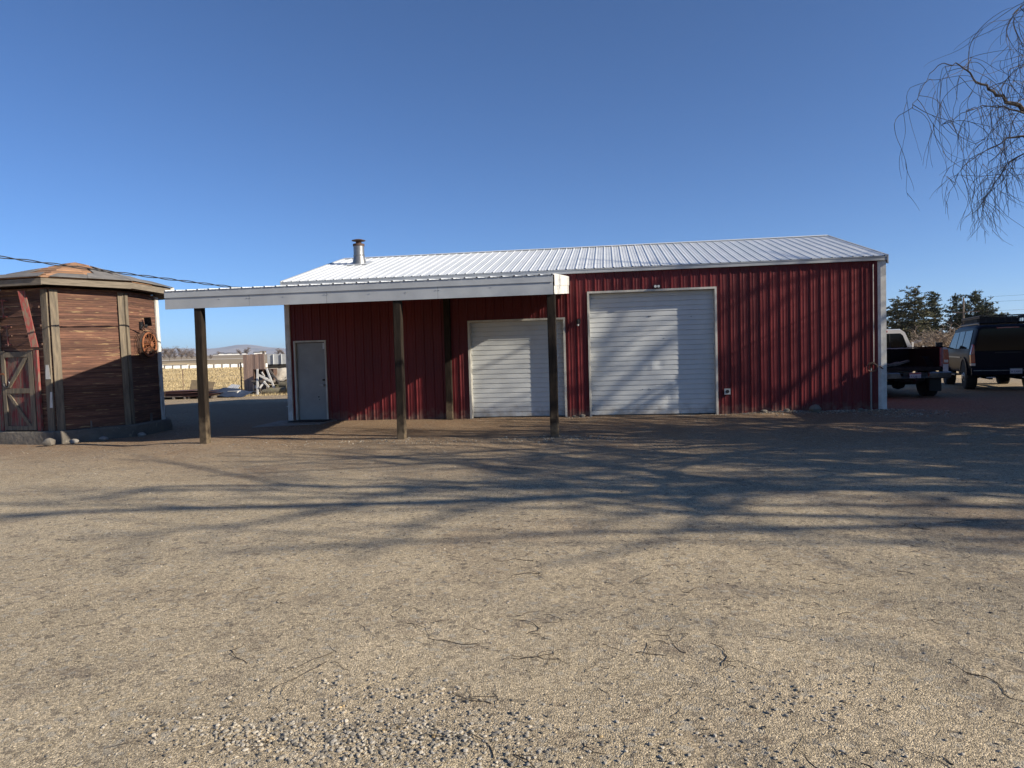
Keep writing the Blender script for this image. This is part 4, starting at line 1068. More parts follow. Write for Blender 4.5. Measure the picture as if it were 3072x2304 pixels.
at_px(pine('broad pine spreading low at the white building corner', 8.6, 4.6, 6, mat['needle'], .4), 2690, 112, 1)
at_px(pine('slim pine rising between the tall pine and the dark round pine', 10.0, 2.6, 7, mat['needle2'], .4), 2798, 116, 2)
at_px(pine('large dark dense pine behind the utility pole', 9.5, 4.6, 8, mat['needle2'], .8), 2925, 112, 3)
at_px(pine('dark pine on the left shoulder of the large dense pine', 9.2, 3.6, 9, mat['needle2'], .8), 2870, 118, 4)
at_px(pine('low dark pine sloping down towards the roof rack', 7.6, 3.4, 10, mat['needle2'], .8), 2968, 110, 5)
at_px(pine('small pine tip showing just beside the roof rack', 6.0, 1.4, 12, mat['needle'], .6), 3003, 114, 6)
protoS = bare_tree('bare_bush', 'x', 'bush', 'bare bushes behind the pickup', 4.2, 41, mat['tanbush'], mat['tanbush'], 1.3, 1.15, .022, .02, 2)
k = 0
for u, d, s_, lab in ((2808, 62, 1.08, 'tallest tan bare bush behind the pickup bed'), (2772, 60, .78, 'tan bare bush behind the pickup cab'), (2850, 64, .80, 'tan bare bush over the dark towing mirror'), (2745, 66, .70, 'tan bush tight beside the pickup cab roof'), (2885, 68, .62, 'low tan bush at the foot of the utility pole'), (2720, 64, .6, 'tan bush seen over the pickup roof')):
    q = dirpt(u, 1035, d); put(protoS, (q.x, q.y, far_z(q.x, q.y) - .1), s_, k * 1.3, lab, k == 0); k += 1
# utility pole and lines on the right
q = dirpt(2891, 1035, 100)
pl = thing('utility_pole', 'tall timber utility pole with a crossarm before the dark pines', 'utility pole', (q.x, q.y, far_z(q.x, q.y)))
b = MB(); b.tube([(q.x, q.y, -.2), (q.x, q.y, 8.0)], [.13, .09], 8); b.build('pole', mat['poletimber'], pl)
b = MB(); b.bar((q.x - 1.25, q.y + .5, 5.9), (q.x + 1.75, q.y - .7, 5.95), .12, .14); b.build('crossarm', mat['poletimber'], pl)
for k, (z0, z1, lab) in enumerate(((7.9, 8.75, 'topmost thin power line in the sky at the right edge'), (7.2, 7.95, 'middle thin power line in the sky at the right edge'), (6.0, 6.5, 'lowest thin power line just above the roof rack'))):
    b = MB(); pts = []
    for i in range(31):
        t = i / 30; x = q.x - .2 + 40 * t; y = q.y + 5 * t; pts.append((x, y, z0 + (z1 - z0) * t * 2.2 - 1.0 * t * (1 - t)))
    b.tube(pts, .012, 4); tag(b.build('power_line', mat['cable']), lab, 'power line', 'power lines at the right')
# pale parked trailer far behind the pickup
q = dirpt(2780, 1035, 75)
tr = thing('parked_trailer', 'small white trailer far behind the pickup among bare bushes', 'trailer', (q.x, q.y, far_z(q.x, q.y)), -.3)
b = MB(); b.loft([[(x, y, z) for x, y in ((-1.3 * s_, -.8), (1.3 * s_, -.8), (1.3 * s_, .8), (-1.3 * s_, .8))] for z, s_ in ((.5, 1), (1.2, 1), (1.7, .85), (1.8, .7))]); b.build('body', mat['carwhite'], tr, local=True, bevel=.05)
b = MB(); b.box(-.9, -.815, 1.15, .9, -.803, 1.5); b.build('window', mat['glass_dark'], tr, local=True)
for x in (-.8, .8):
    b = MB(); b.lathe([(.32, -.85), (.34, -.8), (.34, -.65), (.3, -.62)], (x, 0, .34), 'y', 14); b.build('wheel', mat['tyre'], tr, local=True)
# pickets of a pale far fence by the bushes
pf = thing('picket_fence', 'short run of pale pickets between the pickup cab and the dark mirror', 'fence', (30, 34, 0))
for k in range(9):
    q = dirpt(2738 + k * 10.5, 1035, 46); b = MB(); b.box(q.x - .05, q.y - .03, -.1, q.x + .05, q.y + .03, 1.72 if k == 0 else rnd.uniform(1.25, 1.6)); b.build('post', mat['whitepaint'] if k in (0, 3) else mat['greywood'], pf)
b = MB(); q0 = dirpt(2738, 1035, 46); q1 = dirpt(2823, 1035, 46); b.bar((q0.x, q0.y + .05, 1.1), (q1.x, q1.y + .05, 1.1), .03, .06); b.bar((q0.x, q0.y + .05, .5), (q1.x, q1.y + .05, .5), .03, .06); b.build('rail', mat['greywood'], pf)
# far houses
hz = [(702, 1180, 12, 5, 'far white house furthest left below the hills'), (735, 1150, 11, 5.5, 'far white house seen just left of the board fence top'), (664, 1200, 14, 6.5, 'far pair-gabled white house below the hill crest'), (678, 1130, 9, 4.2, 'small far white house under the gabled white one'), (690, 1100, 10, 4.6, 'far white house with a dark roof near the bushes'), (715, 1080, 9, 4.2, 'little far house low down by the pale strip'), (650, 1250, 16, 4.5, 'far long dark-roofed house right of the first carport post'), (772, 1000, 14, 5, 'far dark-roofed house above the board fence'), (790, 950, 12, 5.5, 'far tan-roofed house at the end of the board fence')]
for k, (u, d, wd, h, lab) in enumerate(hz):
    q = dirpt(u, 1085, d); z = far_z(q.x, q.y)
    wd *= .62; h *= .8
    t = thing('far_house', lab, 'house', (q.x, q.y, z), .45 + .2 * nz(k, 2), 'houses below the hills')
    b = MB(); b.box(-wd / 2, -4, -1, wd / 2, 4, h * .6); b.build('wall', mat['housewhite'], t, local=True)
    b = MB(); b.prism([(-wd / 2 - .5, -4.6, h * .6), (-wd / 2 - .5, 4.6, h * .6), (-wd / 2 - .5, 0, h)], [(wd / 2 + .5, -4.6, h * .6), (wd / 2 + .5, 4.6, h * .6), (wd / 2 + .5, 0, h)]); b.build('roof', mat['houseroof'] if k != 8 else mat['board_tan'], t, local=True)

# ------------------------------------------------------------------ WILLOW at the right, mostly outside the frame
wt = thing('willow_tree', 'bare curly willow with hanging dark twigs reaching into the sky at the right', 'tree', (18.3, -6.3, 0))
rg = random.Random(3); T = MB(); Cn = MB()
def twig(p, d, L_, r0, curl, drop):
    st = .07; n = max(8, int(L_ / st)); pts = [Vector(p)]; d = Vector(d).normalized(); ph = rg.uniform(0, 6.3); ph2 = rg.uniform(0, 6.3); fq = rg.uniform(.30, .55); a = d.cross(Vector((0, 0, 1)))
    a = a.normalized() if a.length > .1 else Vector((1, 0, 0)); ax2 = d.cross(a); dr = Vector((rg.gauss(0, .02), rg.gauss(0, .02), 0))
    zlo = rg.uniform(3.2, 4.6); uu = rg.choice((.385, .43, .46, .475, .485, .495, .505, .515, .52))
    for i in range(n):
        if pts[-1].z < zlo and i > 4: break
        if pts[-1].x - 8.3 < uu * (pts[-1].y + 17.57) and i > 2 and d.x < 0: d = (d + Vector((.35, 0, -.5))).normalized()
        ph += fq; ph2 += fq * .77
        d = (d + (a * math.sin(ph) + ax2 * math.sin(ph2)) * curl * .5 + Vector((0, 0, -drop * .7)) + dr + Vector((rg.gauss(0, .03), rg.gauss(0, .03), rg.gauss(0, .02)))).normalized()
        pts.append(pts[-1] + d * st)
    n = len(pts) - 1
    Cn.tube(pts, [r0 * (1 - .65 * i / n) for i in range(n + 1)], 3, False)
    return pts
def branch(pts, r0, r1, nt, lt):
    """a limb through given points; hangs twigs along it"""
    P = []
    for i in range(len(pts) - 1):
        for k in range(4):
            p0, p1, p2, p3 = (Vector(pts[max(0, min(len(pts) - 1, i + o_))]) for o_ in (-1, 0, 1, 2)); t = k / 4
            q = .5 * ((2 * p1) + (p2 - p0) * t + (2 * p0 - 5 * p1 + 4 * p2 - p3) * t * t + (3 * p1 - p0 - 3 * p2 + p3) * t ** 3)
            P.append(q + Vector((rg.gauss(0, .012), rg.gauss(0, .012), rg.gauss(0, .012))))
    P.append(Vector(pts[-1])); n = len(P) - 1
    (T if r0 > .05 else Cn).tube(P, [r1 + (r0 - r1) * (1 - i / n) ** 2.6 for i in range(n + 1)], 6 if r0 > .05 else 4, False)
    for k in range(nt):
        f = rg.uniform(.18, 1.0); i = min(n - 1, int(f * n)); q = P[i].lerp(P[i + 1], rg.random()); ax = (P[i + 1] - P[i]).normalized()
        a = rg.uniform(0, 6.3); d = ax * rg.uniform(.2, .9) + Vector((math.cos(a), math.sin(a), rg.uniform(-.3, .7)))
        if q.x < 14.1 and q.z < 7 and rg.random() < .5: continue
        tp = twig(q, d, rg.uniform(*lt), rg.uniform(.004, .007), .30, rg.uniform(.06, .17))
        for j in range(rg.choice((1, 2, 2, 3))):
            if len(tp) < 6: break
            i2 = rg.randint(2, len(tp) - 2); a = rg.uniform(0, 6.3)
            twig(tp[i2], Vector((math.cos(a) * .6, math.sin(a) * .6, -.4)) + (tp[i2 + 1] - tp[i2]).normalized() * .6, rg.uniform(.5, 1.3), .0045, .34, .14)
    return P
T.tube([(18.3, -6.3, -.3), (18.25, -6.3, .6), (18.35, -6.25, 1.6), (18.3, -6.3, 2.6)], [.50, .40, .36, .38], 12, False)
TOPP = Vector((18.3, -6.3, 2.45))
# measured limbs that reach into the frame
branch([TOPP, (17.0, -5.9, 3.9), (15.8, -5.6, 4.55), (14.95, -5.43, 5.0), (14.6, -5.45, 5.24), (14.29, -5.48, 5.42), (14.04, -5.51, 5.58), (13.84, -5.53, 5.80), (13.66, -5.55, 5.86), (13.45, -5.58, 5.84), (13.22, -5.62, 5.55), (13.05, -5.65, 5.2)], .085, .005, 47, (.9, 1.9))
branch([TOPP, (16.8, -5.8, 3.9), (15.6, -5.4, 4.6), (14.80, -5.43, 5.05), (14.33, -5.5, 5.2), (13.9, -5.55, 5.15), (13.48, -5.6, 4.92)], .07, .005, 34, (.7, 1.4))
branch([TOPP, (16.9, -5.7, 3.5), (15.6, -5.4, 4.2), (14.74, -5.44, 4.72), (14.27, -5.52, 4.57), (13.85, -5.6, 4.32), (13.68, -5.6, 4.0)], .08, .005, 34, (.6, 1.2))
branch([TOPP, (17.2, -6.6, 5.2), (16.2, -6.0, 6.0), (15.5, -5.7, 6.1), (14.95, -5.6, 5.95), (14.6, -5.6, 5.7)], .08, .006, 36, (.8, 1.6))
branch([TOPP, (17.3, -6.0, 5.6), (16.4, -5.6, 6.9), (15.7, -5.4, 7.2), (15.0, -5.4, 6.9), (14.6, -5.4, 6.6)], .08, .006, 30, (.6, 1.2))
branch([TOPP, (17.2, -6.9, 3.7), (16.2, -6.7, 4.5), (15.4, -6.6, 4.7), (14.8, -6.6, 4.4)], .07, .006, 34, (.7, 1.5))
branch([TOPP, (17.0, -5.2, 3.9), (16.0, -4.6, 4.6), (15.3, -4.4, 4.7), (14.9, -4.3, 4.3), (14.7, -4.3, 3.8)], .085, .005, 60, (.9, 1.8))
# the rest of the crown
for k in range(24):
    a = 2 * math.pi * k * .618 + rg.uniform(-.3, .3); e = rg.uniform(.25, 1.25); L_ = rg.uniform(4.2, 7.6)
    d = Vector((math.cos(a) * math.cos(e), math.sin(a) * math.cos(e), math.sin(e)))
    if d.x < -.55 and e < .8: d.x *= .5
    pts = [TOPP]; n = 6
    for i in range(n):
        d = (d + Vector((rg.gauss(0, .14), rg.gauss(0, .14), rg.gauss(.02, .12) - (.10 if i > 3 else 0)))).normalized(); pts.append(pts[-1] + d * L_ / n)
    if min(p.x - (8.3 + .56 * (p.y + 17.57)) for p in pts) < .2 and min(p.z for p in pts[2:]) < 9: pts = pts[:4]
    P = branch(pts, .15, .02, 18, (.8, 2.0))
    for j in range(4):
        i = rg.randint(len(P) // 3, len(P) - 2); a2 = rg.uniform(0, 6.3); d2 = Vector((math.cos(a2), math.sin(a2), rg.uniform(.0, .9))).normalized(); q = P[i]; p2 = [q]
        for m_ in range(4):
            d2 = (d2 + Vector((rg.gauss(0, .18), rg.gauss(0, .18), rg.gauss(0, .15)))).normalized(); p2.append(p2[-1] + d2 * rg.uniform(.4, .75))
        if min(p.x - (8.3 + .56 * (p.y + 17.57)) for p in p2) < .2: continue
        branch(p2, .05, .010, 7, (.7, 1.6))
T.build('trunk', mat['willowbark'], wt, smooth=60); Cn.build('crown', mat['willowbark'], wt)
# a second big bare tree further off to the right: only its shadow reaches the yard
protoL = bare_tree('bare_tree', 'x', 'tree', 'bare trees right of the yard', 15, 51, mat['willowbark'], mat['willowbark'], .75, 1.25, .032, .12, 1, 3, 1.05, .008)
for k, (x, y, s_, rz, lab) in enumerate(((25.2, -11.9, 1.0, 1.4, 'bare tree right of the yard standing next to the willow'), (30.5, -12.9, 1.1, 3.7, 'second bare tree right of the yard counted from the willow'), (28.0, -9.6, 1.0, 5.2, 'third bare tree right of the yard counted from the willow'), (36.5, -13.6, 1.2, 2.1, 'fourth bare tree right of the yard counted from the willow'), (33, -12.0, 1.05, .9, 'fifth bare tree right of the yard counted from the willow'), (42, -11.6, 1.15, 2.6, 'sixth bare tree right of the yard counted from the willow'), (26.8, -7.0, .95, 5.9, 'bare tree right of the yard closest to the tan shop'), (23.6, -7.6, .72, 2.2, 'small bare tree right of the yard between the willow and the tan shop'), (52, -12.0, 1.2, 4.3, 'bare tree right of the yard farthest from the willow'))):
    put(protoL, (x, y, 0), s_, rz, lab, k == 0)

# ------------------------------------------------------------------ tan shop building outside the frame on the right (casts the shade over the vehicles)
sh = thing('tan_shop', 'tan metal shop with a grey roof standing right of the parked vehicles', 'building', (27, 1, 0))
SX0, SX1, SY0, SY1, SZ = 22.25, 31, -4.9, 4.3, 4.82
b = MB(); b.box(SX0 + .25, SY0 + .2, -.2, SX1 - .25, SY1 - .2, SZ - .02)
xm = (SX0 + SX1) / 2
b.prism([(SX0 + .25, SY0 + .2, SZ - .02), (SX1 - .25, SY0 + .2, SZ - .02), (xm, SY0 + .2, SZ + 1.25)], [(SX0 + .25, SY1 - .2, SZ - .02), (SX1 - .25, SY1 - .2, SZ - .02), (xm, SY1 - .2, SZ + 1.25)]); b.build('wall', mat['shopwall'], sh)
b = MB()
for xa, xb in ((SX0, xm), (xm, SX1)):
    za, zb = (SZ, SZ + 1.4) if xa == SX0 else (SZ + 1.4, SZ)
    b.prism([(xa, SY0, za), (xb, SY0, zb), (xb, SY0, zb + .1), (xa, SY0, za + .1)], [(xa, SY1, za), (xb, SY1, zb), (xb, SY1, zb + .1), (xa, SY1, za + .1)])
b.build('roof', mat['shoproof'], sh)
b = MB(); b.box(SX0 + .4, SY1 - .19, -.2, SX1 - .6, 7.3, 3.05); b.build('annex_wall', mat['shopwall'], sh)
b = MB(); b.prism([(SX0 + .1, SY1 - .185, 3.06), (SX1 - .3, SY1 - .185, 3.06), (SX1 - .3, 7.6, 3.06), (SX0 + .1, 7.6, 3.06)], [(SX0 + .1, SY1 - .185, 3.5), (SX1 - .3, SY1 - .185, 3.5), (SX1 - .3, 7.6, 3.2), (SX0 + .1, 7.6, 3.2)]); b.build('annex_roof', mat['shoproof'], sh)
for y in (-2.5, 2.5):
    b = MB(); b.box(SX0 + .20, y - .6, 1.2, SX0 + .245, y + .6, 2.2); wn_ = b.build('window', mat['glass_dark'], sh)
    b = MB(); b.box(SX0 + .17, y - .68, 1.12, SX0 + .198, y - .6, 2.28); b.box(SX0 + .17, y + .6, 1.12, SX0 + .198, y + .68, 2.28); b.box(SX0 + .17, y - .6, 2.2, SX0 + .198, y + .6, 2.28); b.box(SX0 + .17, y - .6, 1.12, SX0 + .198, y + .6, 1.2); b.build('frame', mat['white'], wn_)
b = MB(); b.box(SX0 + .20, -.5, 0, SX0 + .245, .5, 2.1); b.build('door', mat['mandoor'], sh)

# ------------------------------------------------------------------ VEHICLES
def wheel(parent, x, y, r_, w_, side):
    b = MB(); b.lathe([(r_ * .62, -w_ / 2), (r_ * .9, -w_ / 2), (r_ * .985, -w_ * .38), (r_, 0), (r_ * .985, w_ * .38), (r_ * .9, w_ / 2), (r_ * .62, w_ / 2)], (x, y, r_ - .012), 'x', 28)
    n = 30
    for k in range(n):
        a = 2 * math.pi * k / n; q = Vector((x, y + r_ * math.cos(a), r_ - .012 + r_ * math.sin(a)))
        b.bar(q + Vector((-w_ * .42, 0, 0)), q + Vector((w_ * .42, 0, 0)), .03, .016, up=(0, math.cos(a), math.sin(a)))
    w0 = b.build('wheel', mat['tyre'], parent, local=True, smooth=35)
    b = MB(); f = side * w_ / 2
    b.lathe([(r_ * .60, -.06), (r_ * .60, .0), (r_ * .52, -.02), (r_ * .25, .01), (r_ * .2, .05), (.03, .055)] if side > 0 else [(r_ * .60, .06), (r_ * .60, .0), (r_ * .52, .02), (r_ * .25, -.01), (r_ * .2, -.05), (.03, -.055)], (x + f, y, r_ - .012), 'x', 24)
    b.build('rim', mat['rim'], w0, local=True, smooth=35)
def plate_text(txt, parent, x, y, z, sz):
    cu = bpy.data.curves.new('t', 'FONT'); cu.body = txt; cu.size = sz; cu.align_x = 'CENTER'; cu.extrude = .001
    o = bpy.data.objects.new('t', cu); col.objects.link(o)
    bpy.context.view_layer.update()
    me = bpy.data.meshes.new_from_object(o.evaluated_get(bpy.context.evaluated_depsgraph_get())); bpy.data.objects.remove(o)
    me.materials.clear(); me.materials.append(mat['plateink'])
    t = bpy.data.objects.new('plate_number', me); col.objects.link(t); t.parent = parent; t.rotation_euler = (R(90), 0, 0); t.location = (x, y, z); return t
def sect(y, zs):
    """closed ring from (halfwidth, z) going up the right side"""
    return [(w_, y, z) for w_, z in zs] + [(-w_, y, z) for w_, z in reversed(zs)]

# pickup, seen from behind with its tailgate gone
pk = thing('pickup_truck', 'white pickup truck with open tailless bed parked beside the building corner', 'pickup', (16.95, 4.12, -.01), 0)
b = MB()
for sg in (1, -1):
    # outer bedside with wheel arch
    yy = [.22, .30, .55, .72, .80, .95, 1.15, 1.35, 1.50, 1.58, 1.75, 2.45]
    lo = [.62, .60, .60, .62, .74, .92, .98, .92, .74, .62, .58, .58]
    for (y0, l0), (y1, l1) in zip(zip(yy, lo), zip(yy[1:], lo[1:])):
        for za, zb, xa, xb in ((None, 1.12, 1.0, 1.015), (1.12, 1.42, 1.015, .99), (1.42, 1.46, .99, .94)):
            A = (sg * xa, y0, l0 if za is None else za); B_ = (sg * xa, y1, l1 if za is None else za)
            q = [A, B_, (sg * xb, y1, zb), (sg * xb, y0, zb)]
            b.add(q, [(0, 1, 2, 3)])
    b.add([(sg * .94, .22, 1.46), (sg * .94, 2.45, 1.46), (sg * .86, 2.45, 1.465), (sg * .86, .22, 1.465)], [(0, 1, 2, 3)])
    b.prism([(sg * 1.0, .22, .62), (sg * 1.015, .22, 1.12), (sg * .99, .22, 1.42), (sg * .94, .22, 1.46), (sg * .86, .22, 1.462), (sg * .86, .22, .62)], [(sg * 1.0, .225, .62), (sg * 1.015, .225, 1.12), (sg * .99, .225, 1.42), (sg * .94, .225, 1.46), (sg * .86, .225, 1.462), (sg * .86, .225, .62)])
b.build('bedside', mat['carwhite'], pk, local=True, smooth=40)
b = MB()
b.box(-.858, .23, .84, .858, 2.44, .90); b.box(-.858, 2.40, .90, .858, 2.445, 1.44)
for sg in (1, -1):
    b.box(min(sg * .80, sg * .858), .30, .90, max(sg * .80, sg * .858), 2.4, 1.44); b.box(min(sg * .78, sg * .93), .24, 1.466, max(sg * .78, sg * .93), 2.44, 1.488)
    pts = [[(sg * x, 1.15 - .52 * math.cos(a), .90 + .30 * math.sin(a)) for x in (.80, .60)] for a in [math.pi * i / 12 for i in range(13)]]
    b.strip([p[0] for p in pts], [p[1] for p in pts]); b.add([p[1] for p in pts], [tuple(range(13))])
for k in range(8): b.box(-.78 + k * .2, .26, .9, -.70 + k * .2, 2.38, .912)
b.build('bed', mat['bedliner'], pk, local=True)
b = MB()
for k in range(3): b.bar((-.6 + .25 * k, .7 + .3 * k, .94), (-.1 + .3 * k, 1.7, .96 + .05 * k), .10, .06)
b.build('loose_timber', mat['greywood'], pk, local=True)
for sg in (1, -1):
    b = MB(); b.box(min(sg * .805, sg * .856), .226, .92, max(sg * .805, sg * .856), .29, 1.45); b.build('tailgate_post', mat['pinkpost'], pk, local=True)
    b = MB(); b.prism([(sg * .865, .205, .98), (sg * 1.012, .205, .98), (sg * 1.022, .205, 1.12), (sg * .995, .205, 1.40), (sg * .865, .205, 1.40)], [(sg * .865, .219, .98), (sg * 1.012, .219, .98), (sg * 1.022, .219, 1.12), (sg * .995, .219, 1.40), (sg * .865, .219, 1.40)]); tl = b.build('taillight', mat['redlens'], pk, local=True, bevel=.006)
    b = MB(); b.box(min(sg * .88, sg * .99), .197, 1.02, max(sg * .88, sg * .99), .2035, 1.10); b.build('reversing_lens', mat['clearlens'], tl, local=True)
b = MB(); b.box(-.80, .20, .79, .80, .225, .895); b.build('bed_sill', mat['underbody'], pk, local=True, bevel=.008)
# step bumper
b = MB()
prf = lambda x: (.765 if abs(x) > .42 else .765 - .13 * sstep(.42, .34, abs(x)))
n = 40; A = []; Bq_ = []; C1 = []; D1 = []; E1 = []
for i in range(n + 1):
    x = -1.0 + 2.0 * i / n; cv_ = .07 * (abs(x) / 1.0) ** 4
    A.append((x, .21, prf(x))); Bq_.append((x, -.02 + cv_, prf(x))); C1.append((x, -.05 + cv_, prf(x) - .03)); D1.append((x, -.04 + cv_, .60)); E1.append((x, .10, .57))
b.strip(A, Bq_); b.strip(Bq_, C1); b.strip(C1, D1); b.strip(D1, E1)
bp_ = b.build('bumper', mat['chrome'], pk, local=True, smooth=30)
b = MB(); b.box(-.36, -.045, .60, .36, .0, .632); b.box(-.30, .0, .63, .36, .02, .75); b.build('step_pad', mat['black'], bp_, local=True)
b = MB(); b.box(-.155, -.070, .60, .155, -.060, .755); p_ = b.build('licence_plate', mat['plate'], bp_, local=True, bevel=.004)
b = MB(); b.box(-.15, -.0725, .715, .15, -.0705, .75); b.build('plate_band', mat['platered'], p_, local=True)
plate_text('1A U8119', p_, 0, -.0725, .615, .085)
b = MB(); b.bar((0, .05, .50), (0, -.10, .50), .07, .07); b.lathe([(.02, .52), (.02, .56), (.03, .58), (.02, .61)], (0, -.13, 0), 'z', 10); b.bar((-.25, .1, .52), (.25, .1, .52), .06, .06); b.build('hitch', mat['underbody'], pk, local=True)
b = MB(); b.box(-.42, .3, .50, -.34, 5.2, .62); b.box(.34, .3, .50, .42, 5.2, .62); b.box(-.8, 1.08, .36, .8, 1.22, .48); b.lathe([(.16, -.14), (.20, 0), (.16, .14)], (0, 1.15, .42), 'x', 12); b.box(-.33, .35, .52, .33, 1.0, .70); b.build('chassis', mat['underbody'], pk, local=True)
# cab
b = MB()
b.loft([sect(2.50, [(.90, .58), (.985, .75), (1.0, 1.15), (.96, 1.42), (.72, 1.96), (.60, 2.05)]),
        sect(2.62, [(.92, .52), (.995, .72), (1.01, 1.15), (.975, 1.42), (.735, 1.985), (.61, 2.07)]),
        sect(3.6, [(.92, .50), (.995, .72), (1.01, 1.15), (.975, 1.43), (.74, 2.01), (.61, 2.085)]),
        sect(4.3, [(.92, .50), (.995, .72), (1.01, 1.15), (.975, 1.43), (.73, 1.99), (.61, 2.05)]),
        sect(4.95, [(.92, .50), (.995, .72), (1.01, 1.15), (.975, 1.40), (.93, 1.44), (.85, 1.46)]),
        sect(6.0, [(.92, .50), (.995, .72), (1.0, 1.10), (.95, 1.30), (.88, 1.36), (.60, 1.39)]),
        sect(6.25, [(.85, .55), (.93, .72), (.93, 1.05), (.88, 1.22), (.80, 1.28), (.50, 1.30)])])
cab = b.build('cab', mat['carwhite'], pk, local=True, smooth=32)
b = MB(); q = [(-.80, 2.488, 1.47), (.80, 2.488, 1.47), (.66, 2.488, 1.86), (.58, 2.488, 1.93), (-.58, 2.488, 1.93), (-.66, 2.488, 1.86)]
b.prism([(x, y - .0, z) for x, y, z in q], [(x, y + .01, z) for x, y, z in q]); g_ = b.build('rear_window', mat['glass_dark'], cab, local=True)
b = MB(); 
for x in (-.27, .27): b.bar((x, 2.484, 1.48), (x * .93, 2.484, 1.92), .03, .006, up=(0, 1, 0))
b.build('window_divider', mat['black'], g_, local=True)
for sg in (1, -1):
    b = MB(); q = [(2.85, 1.46), (3.45, 1.46), (3.45, 1.93), (2.9, 1.93)]; ip = lambda z: .975 + (.738 - .975) * (z - 1.42) / (1.99 - 1.42)
    b.prism([(sg * (ip(z) + .004), y, z) for y, z in q], [(sg * (ip(z) - .006), y, z) for y, z in q]); q2 = [(3.55, 1.46), (4.55, 1.46), (4.2, 1.92), (3.55, 1.93)]; b.prism([(sg * (ip(z) + .004), y, z) for y, z in q2], [(sg * (ip(z) - .006), y, z) for y, z in q2]); b.build('side_window', mat['glass_dark'], cab, local=True)
    b = MB(); b.bar((sg * .97, 4.5, 1.40), (sg * 1.18, 4.42, 1.42), .05, .05); b.box(min(sg * 1.12, sg * 1.34), 4.38, 1.36, max(sg * 1.12, sg * 1.34), 4.46, 1.66); b.build('wing_mirror', mat['black'], cab, local=True, bevel=.02)
b = MB(); b.prism([(-.66, 4.36, 1.97), (.66, 4.36, 1.97), (.84, 4.9, 1.47), (-.84, 4.9, 1.47)], [(-.66, 4.38, 1.99), (.66, 4.38, 1.99), (.84, 4.92, 1.49), (-.84, 4.92, 1.49)]); b.build('windscreen', mat['glass_dark'], cab, local=True)
b = MB(); b.box(-.19, 2.47, 1.965, .19, 2.52, 2.03); hb_ = b.build('brake_light', mat['redlens'], cab, local=True, bevel=.008)
for sg in (1, -1):
    wheel(pk, sg * .82, 1.15, .43, .34, sg); wheel(pk, sg * .85, 5.35, .43, .28, sg)
    b = MB(); b.box(min(sg * .66, sg * .99), .62, .18, max(sg * .66, sg * .99), .63, .62); b.build('mud_flap', mat['black'], pk, local=True)

# dark blue wagon with roof rack
sv = thing('sport_utility_wagon', 'tall dark blue wagon with black roof rack parked beside the pickup', 'car', (20.88, 6.98, -.01), R(-14.6))
b = MB()
b.loft([sect(-.02, [(.86, .62), (.95, .75), (.98, 1.10), (.97, 1.30), (.80, 1.98), (.70, 2.06)]),
        sect(.06, [(.90, .58), (.985, .72), (1.01, 1.10), (1.0, 1.30), (.825, 2.02), (.72, 2.11)]),
        sect(.6, [(.92, .56), (.99, .72), (1.015, 1.10), (1.005, 1.31), (.835, 2.05), (.73, 2.14)]),
        sect(2.6, [(.92, .56), (.99, .72), (1.015, 1.10), (1.005, 1.31), (.835, 2.06), (.73, 2.15)]),
        sect(3.5, [(.92, .56), (.99, .72), (1.015, 1.10), (1.005, 1.30), (.82, 2.03), (.72, 2.11)]),
        sect(4.25, [(.92, .56), (.99, .72), (1.01, 1.10), (.99, 1.29), (.95, 1.34), (.85, 1.37)]),
        sect(5.3, [(.92, .56), (.98, .72), (1.0, 1.05), (.96, 1.22), (.90, 1.27), (.6, 1.30)]),
        sect(5.6, [(.85, .60), (.93, .74), (.94, 1.0), (.9, 1.14), (.82, 1.2), (.5, 1.22)])])
svb = b.build('body', mat['carblue'], sv, local=True, smooth=32)
b = MB(); q = [(-.86, 1.30), (.86, 1.30), (.90, 1.36), (.77, 1.94), (.70, 2.0), (-.70, 2.0), (-.77, 1.94), (-.90, 1.36)]
b.prism([(x, -.045, z) for x, z in q], [(x, -.02, z) for x, z in q]); b.build('rear_window', mat['glass_dark'], svb, local=True)
b = MB(); b.box(-.9, -.034, .74, .9, -.02, 1.27); td = b.build('tailgate', mat['carblue'], svb, local=True, bevel=.01)
b = MB(); b.box(-.35, -.045, 1.215, .35, -.034, 1.25); b.build('handle', mat['black'], td, local=True)
b = MB(); b.box(-.30, -.036, 2.005, .30, -.0, 2.04); b.build('brake_light', mat['redlens'], svb, local=True, bevel=.005)
